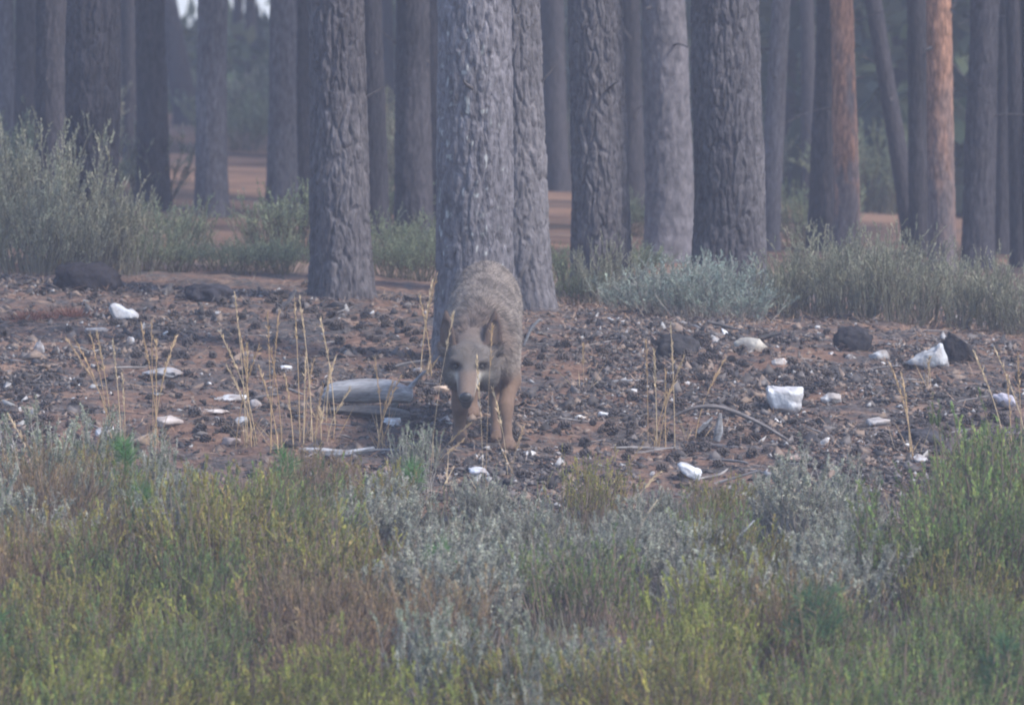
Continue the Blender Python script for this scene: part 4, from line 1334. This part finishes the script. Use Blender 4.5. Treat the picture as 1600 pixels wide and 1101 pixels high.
branch('stick', 'thin pale twig lying across the heath below the saplings', [(248, 803), (270, 800), (292, 800)], [.004, .005, .003], SILD, (.5, .48, .42), 'stick', seed=14, Y=at(270, 880)[1])
branch('stick', 'small grey stick lying on the dark litter above the white flat stone', [(1360, 688), (1372, 680), (1384, 672)], [.006, .008, .004], SILD, SILV, 'stick', seed=15)
branch('stick', 'dark twig on the crest by the round white rock', [(1105, 502), (1130, 508), (1160, 516)], [.008, .008, .004], (.06, .055, .055), (.12, .11, .11), 'stick', seed=16, Y=at(1130, 528)[1])
branch('stick', 'charred twig lying before the pale broom on the crest', [(1185, 528), (1205, 524), (1222, 520)], [.012, .010, .005], (.04, .04, .04), (.09, .08, .08), 'stick', seed=17, Y=at(1200, 534)[1])
branch('root', 'half-buried dark root running along the dark cone litter', [(1080, 690), (1140, 700), (1200, 712)], [.006, .010, .005], (.10, .09, .09), (.2, .18, .18), 'root', seed=18)
branch('fallen_branch', 'long thin brown branch lying across the upper bank', [(1210, 556), (1260, 562), (1320, 570)], [.006, .008, .004], (.12, .10, .09), (.2, .17, .15), 'branch', seed=19)

TW = []
for k in range(4):
    q = np.random.default_rng(40 + k)
    pt = np.cumsum(np.vstack([[0, 0, 0], np.stack([np.full(6, .05), q.normal(size=6) * .018, q.normal(size=6) * .006], 1)]), 0)
    v, f, c = log_mesh(pt - pt.mean(0), [.0035, .005, .0055, .005, .004, .003, .0015], 40 + k, (.12, .105, .10), (.27, .25, .24), 6, 0, 12)
    TW.append(mesh_np('twig', v, f, M_WOOD, c, smooth=True))
q = np.random.default_rng(4)
for k in range(70):
    x, y, z = at(q.uniform(0, 1600), q.uniform(480, 770))
    tag(link('fallen_twig', TW[k % 4], None, (x, y, z + .008), (q.normal() * .15, q.normal() * .12, q.uniform(0, 6.3)), q.uniform(.5, 1.3)),
        'thin grey fallen twig on the litter of the bank', 'twig', 'fallen twigs on the bank')

# rusty low plants
for px, py, s, lb in ((48, 498, .9, 'low rusty red plant high on the bank'), (112, 496, 1.1, 'rusty red tufted plant beside the slanting white stone')):
    x, y, z = at(px, py)
    r = np.random.default_rng(px); n = 260
    a = r.uniform(0, 6.28, n); rr = np.abs(r.normal(size=n)) * .075 * s
    P = np.stack([rr * np.cos(a), rr * np.sin(a), np.zeros(n) - .005], 1); D = unit(np.stack([np.cos(a) * .7, np.sin(a) * .7, r.uniform(.3, 1.1, n)], 1) + r.normal(size=(n, 3)) * .3)
    c = np.array([.19, .085, .06]) * r.uniform(.5, 1.4, (n, 1))
    v = blades(P, D, perp(D, r), r.uniform(.03, .07, n), .006, c)
    root = tag(link('rusty_plant', None, None, (x, y, z)), lb, 'plant')
    tag(link('leaves', mesh_np('leaves', *v[:2], M_LEAF, v[2]), root), kind='stuff')


# ------------------------------------------------------------------ pine cones, litter
def cone_mesh(seed):
    r = np.random.default_rng(seed)
    L, R = .075, .024
    V, F, C = [], [], []
    n = 44
    for i in range(n):
        t = (i + .5) / n; a = i * 2.399; rad = R * math.sin(math.pi * (.12 + .80 * t)) ** .7
        p = np.array([math.cos(a) * rad * .35, math.sin(a) * rad * .35, (t - .5) * L])
        o = np.array([math.cos(a), math.sin(a), .55]); s = np.array([-math.sin(a), math.cos(a), 0])
        w_ = .0085 * (.6 + .7 * math.sin(math.pi * t))
        tip = p + o * rad * (.95 + r.uniform(-.1, .15))
        b = len(V)
        V += [p, tip - s * w_, tip + o * .004, tip + s * w_, tip - np.array([0, 0, .006])]
        F += [[b, b + 1, b + 2], [b, b + 2, b + 3], [b, b + 4, b + 1], [b, b + 3, b + 4], [b + 1, b + 4, b + 2], [b + 4, b + 3, b + 2]]
        c = np.array([.060, .050, .048]) * r.uniform(.7, 1.4)
        C += [c * .8, c, c * 1.5, c, c * .8]
    k = len(V)
    for q in range(6):
        for zz in (-.5, .5):
            a = q * math.pi / 3; V.append(np.array([math.cos(a) * R * .4, math.sin(a) * R * .4, zz * L * .9])); C.append(np.array([.04, .034, .03]))
    for q in range(6):
        a, b = k + 2 * q, k + 2 * ((q + 1) % 6)
        F += [[a, b, b + 1], [a, b + 1, a + 1]]
    return np.array(V), np.array(F), np.array(C)


CONEG = [cone_mesh(i) for i in range(3)]
CONEM = [mesh_np('pine_cone', v, f, M_CONE, c) for v, f, c in CONEG]
cr_ = np.random.default_rng(99)
blobs = [(50, 600, 70, 50), (60, 680, 60, 30), (250, 560, 120, 40), (330, 650, 110, 40), (420, 600, 100, 40), (600, 530, 120, 25), (680, 600, 60, 60),
         (730, 660, 50, 30), (960, 560, 130, 40), (950, 670, 130, 45), (1080, 690, 120, 40), (1100, 560, 60, 30), (1420, 680, 130, 25), (1200, 680, 90, 40),
         (1530, 660, 60, 30), (1300, 760, 60, 20), (300, 470, 150, 20), (480, 490, 100, 20), (1050, 610, 100, 30), (1250, 600, 60, 20)]
cones = []
while len(cones) < 520:
    if cr_.uniform() < .78:
        bx, by, sx, sy = blobs[cr_.integers(0, len(blobs))]
        px, py = bx + cr_.normal() * sx * .6, by + cr_.normal() * sy * .6
    else:
        px, py = cr_.uniform(-60, 1660), cr_.uniform(455, 775)
    if not (445 < py < 790 and -80 < px < 1680): continue
    cones.append((px, py))
stuffV, stuffF, stuffC, off = [], [], [], 0
for i, (px, py) in enumerate(cones):
    x, y, z = at(px, py)
    e = Euler((cr_.uniform(1.0, 2.1), cr_.normal() * .3, cr_.uniform(0, 6.28)))
    s = cr_.uniform(.42, .88)
    if i < 300:
        tag(link('pine_cone', CONEM[i % 3], None, (x, y, z + .008), e, s), 'dark open pine cone lying on the bank', 'pine cone', 'pine cones strewn over the bank')
    else:
        v, f, c = CONEG[i % 3]
        Mx = np.array(e.to_matrix())
        stuffV.append(v @ Mx.T * s + [x, y, z + .012]); stuffF.append(f + off); stuffC.append(c); off += len(v)
tag(link('scattered_pine_cones', mesh_np('scattered_pine_cones', np.concatenate(stuffV), np.concatenate(stuffF), M_CONE, np.concatenate(stuffC))),
    'further dark pine cones thick in the litter', 'pine cones', kind='stuff')

# needles, bark scraps and grit: nobody could count them
n = 60000
X = cr_.uniform(-3.1, 3.1, n); Y = cr_.uniform(-3.5, 6.2, n)
Z = terrain(X, Y)
az = cr_.uniform(0, 6.28, n)
D = unit(np.stack([np.cos(az), np.sin(az), cr_.normal(size=n) * .22 + .08], 1)); S = unit(np.stack([-np.sin(az), np.cos(az), cr_.normal(size=n) * .5], 1))
nc = np.array([(.27, .16, .105), (.20, .12, .082), (.34, .225, .15), (.14, .10, .085), (.25, .20, .17)])[cr_.integers(0, 5, n)] * cr_.uniform(.7, 1.3, (n, 1))
v = blades(np.stack([X, Y, Z + cr_.uniform(0, .012, n)], 1), D, S, cr_.uniform(.04, .12, n), .0026, nc)
tag(link('pine_needles', mesh_np('pine_needles', *v[:2], M_LITTER, v[2])), 'fallen brown pine needles covering the bank', 'needles', kind='stuff')

n = 42000
mk = cr_.uniform(size=n * 4)
X = cr_.uniform(-2.8, 2.8, n * 4); Y = cr_.uniform(-2.2, 5.6, n * 4)
keep = np.where(mk < .14 + 1.1 * sstep(.0, .32, fbm(X * 1.3, Y * .9, 55, 4)))[0][:n]
X, Y = X[keep], Y[keep]; n = len(X)
c0 = np.stack([X, Y, terrain(X, Y) + .004], 1)
tet = np.array([(1, 0, -.3), (-.6, .8, -.3), (-.5, -.9, -.2), (.1, 0, .9)])
sz = cr_.uniform(.005, .018, n) * np.where(cr_.uniform(size=n) < .10, 2.2, 1)
a = cr_.uniform(0, 6.28, n)
q = tet[None] + cr_.normal(size=(n, 4, 3)) * .45
rx = q[..., 0] * np.cos(a)[:, None] - q[..., 1] * np.sin(a)[:, None]; ry = q[..., 0] * np.sin(a)[:, None] + q[..., 1] * np.cos(a)[:, None]
V = c0[:, None] + np.stack([rx, ry, q[..., 2] * .7], -1) * sz[:, None, None]
base = (np.arange(n) * 4)[:, None, None]
F = (base + np.array([(0, 1, 3), (1, 2, 3), (2, 0, 3), (0, 2, 1)])[None]).reshape(-1, 3)
cc = np.array([(.04, .036, .036), (.075, .066, .064), (.055, .05, .052), (.13, .115, .11), (.20, .15, .12), (.30, .29, .29)])[cr_.choice(6, n, p=[.25, .22, .17, .15, .17, .04])]
tag(link('bark_scraps', mesh_np('bark_scraps', V.reshape(-1, 3), F, M_LITTER, np.repeat(cc, 4, 0))), 'dark ash, bark scraps and grit littering the bank', 'litter', kind='stuff')

# ------------------------------------------------------------------ the far wood, one mass behind the trunks
r = np.random.default_rng(31)
n = 150000
X = r.uniform(-15, 15, n); Y = 46 + 40 * r.uniform(0, 1, n) ** 1.3 - 22 * sstep(.8, 3, X)
g = terrain(X, Y)
zz = g + r.uniform(0, 1, n) ** 1.15 * 8.0
pxx = 800 + X / (Y + 30) * FPX
dens = fbm(X * .45, zz * .55, 12, 4) + .5 * sstep(.3, 3, X) + .35 * sstep(1.6, .5, zz - g)
gap = np.exp(-((pxx - 345) / 85) ** 2) * sstep(1.45, 1.7, zz + .0043 * (Y - 60))
keep = r.uniform(size=n) < np.clip(.42 + 1.1 * dens - 1.5 * gap, 0, 1)
X, Y, zz = X[keep], Y[keep], zz[keep]; n = len(X)
D = unit(r.normal(size=(n, 3)))
c = np.array([(.05, .075, .04), (.07, .09, .05), (.045, .06, .045), (.09, .10, .06)])[r.integers(0, 4, n)] * r.uniform(.7, 1.3, (n, 1))
v = blades(np.stack([X, Y, zz], 1), D, perp(D, r), r.uniform(.22, .5, n), r.uniform(.12, .28, n), c)
tag(link('distant_wood', mesh_np('distant_wood', *v[:2], M_LEAF, v[2])), 'distant green undergrowth closing the view behind the pine trunks', 'wood', kind='stuff')

HAZE = 0.0022

# ------------------------------------------------------------------ haze
bm = bmesh.new()
bmesh.ops.create_cube(bm, size=1.0)
hz = bpy.data.meshes.new('haze'); bm.to_mesh(hz); bm.free()
hm = bpy.data.materials.new('haze'); hm.use_nodes = True
hn = hm.node_tree.nodes; hn.remove(hn['Principled BSDF'])
pv = hn.new('ShaderNodeVolumePrincipled')
pv.inputs['Color'].default_value = (.76, .80, 1.0, 1)
pv.inputs['Density'].default_value = HAZE
hm.node_tree.links.new(pv.outputs[0], hn['Material Output'].inputs['Volume'])
hz.materials.append(hm)
hzo = link('haze', hz, None, (0, 136, 2.5), None, (350, 402, 26))
tag(hzo, 'thin bluish morning haze hanging between the pines', 'haze', kind='stuff')
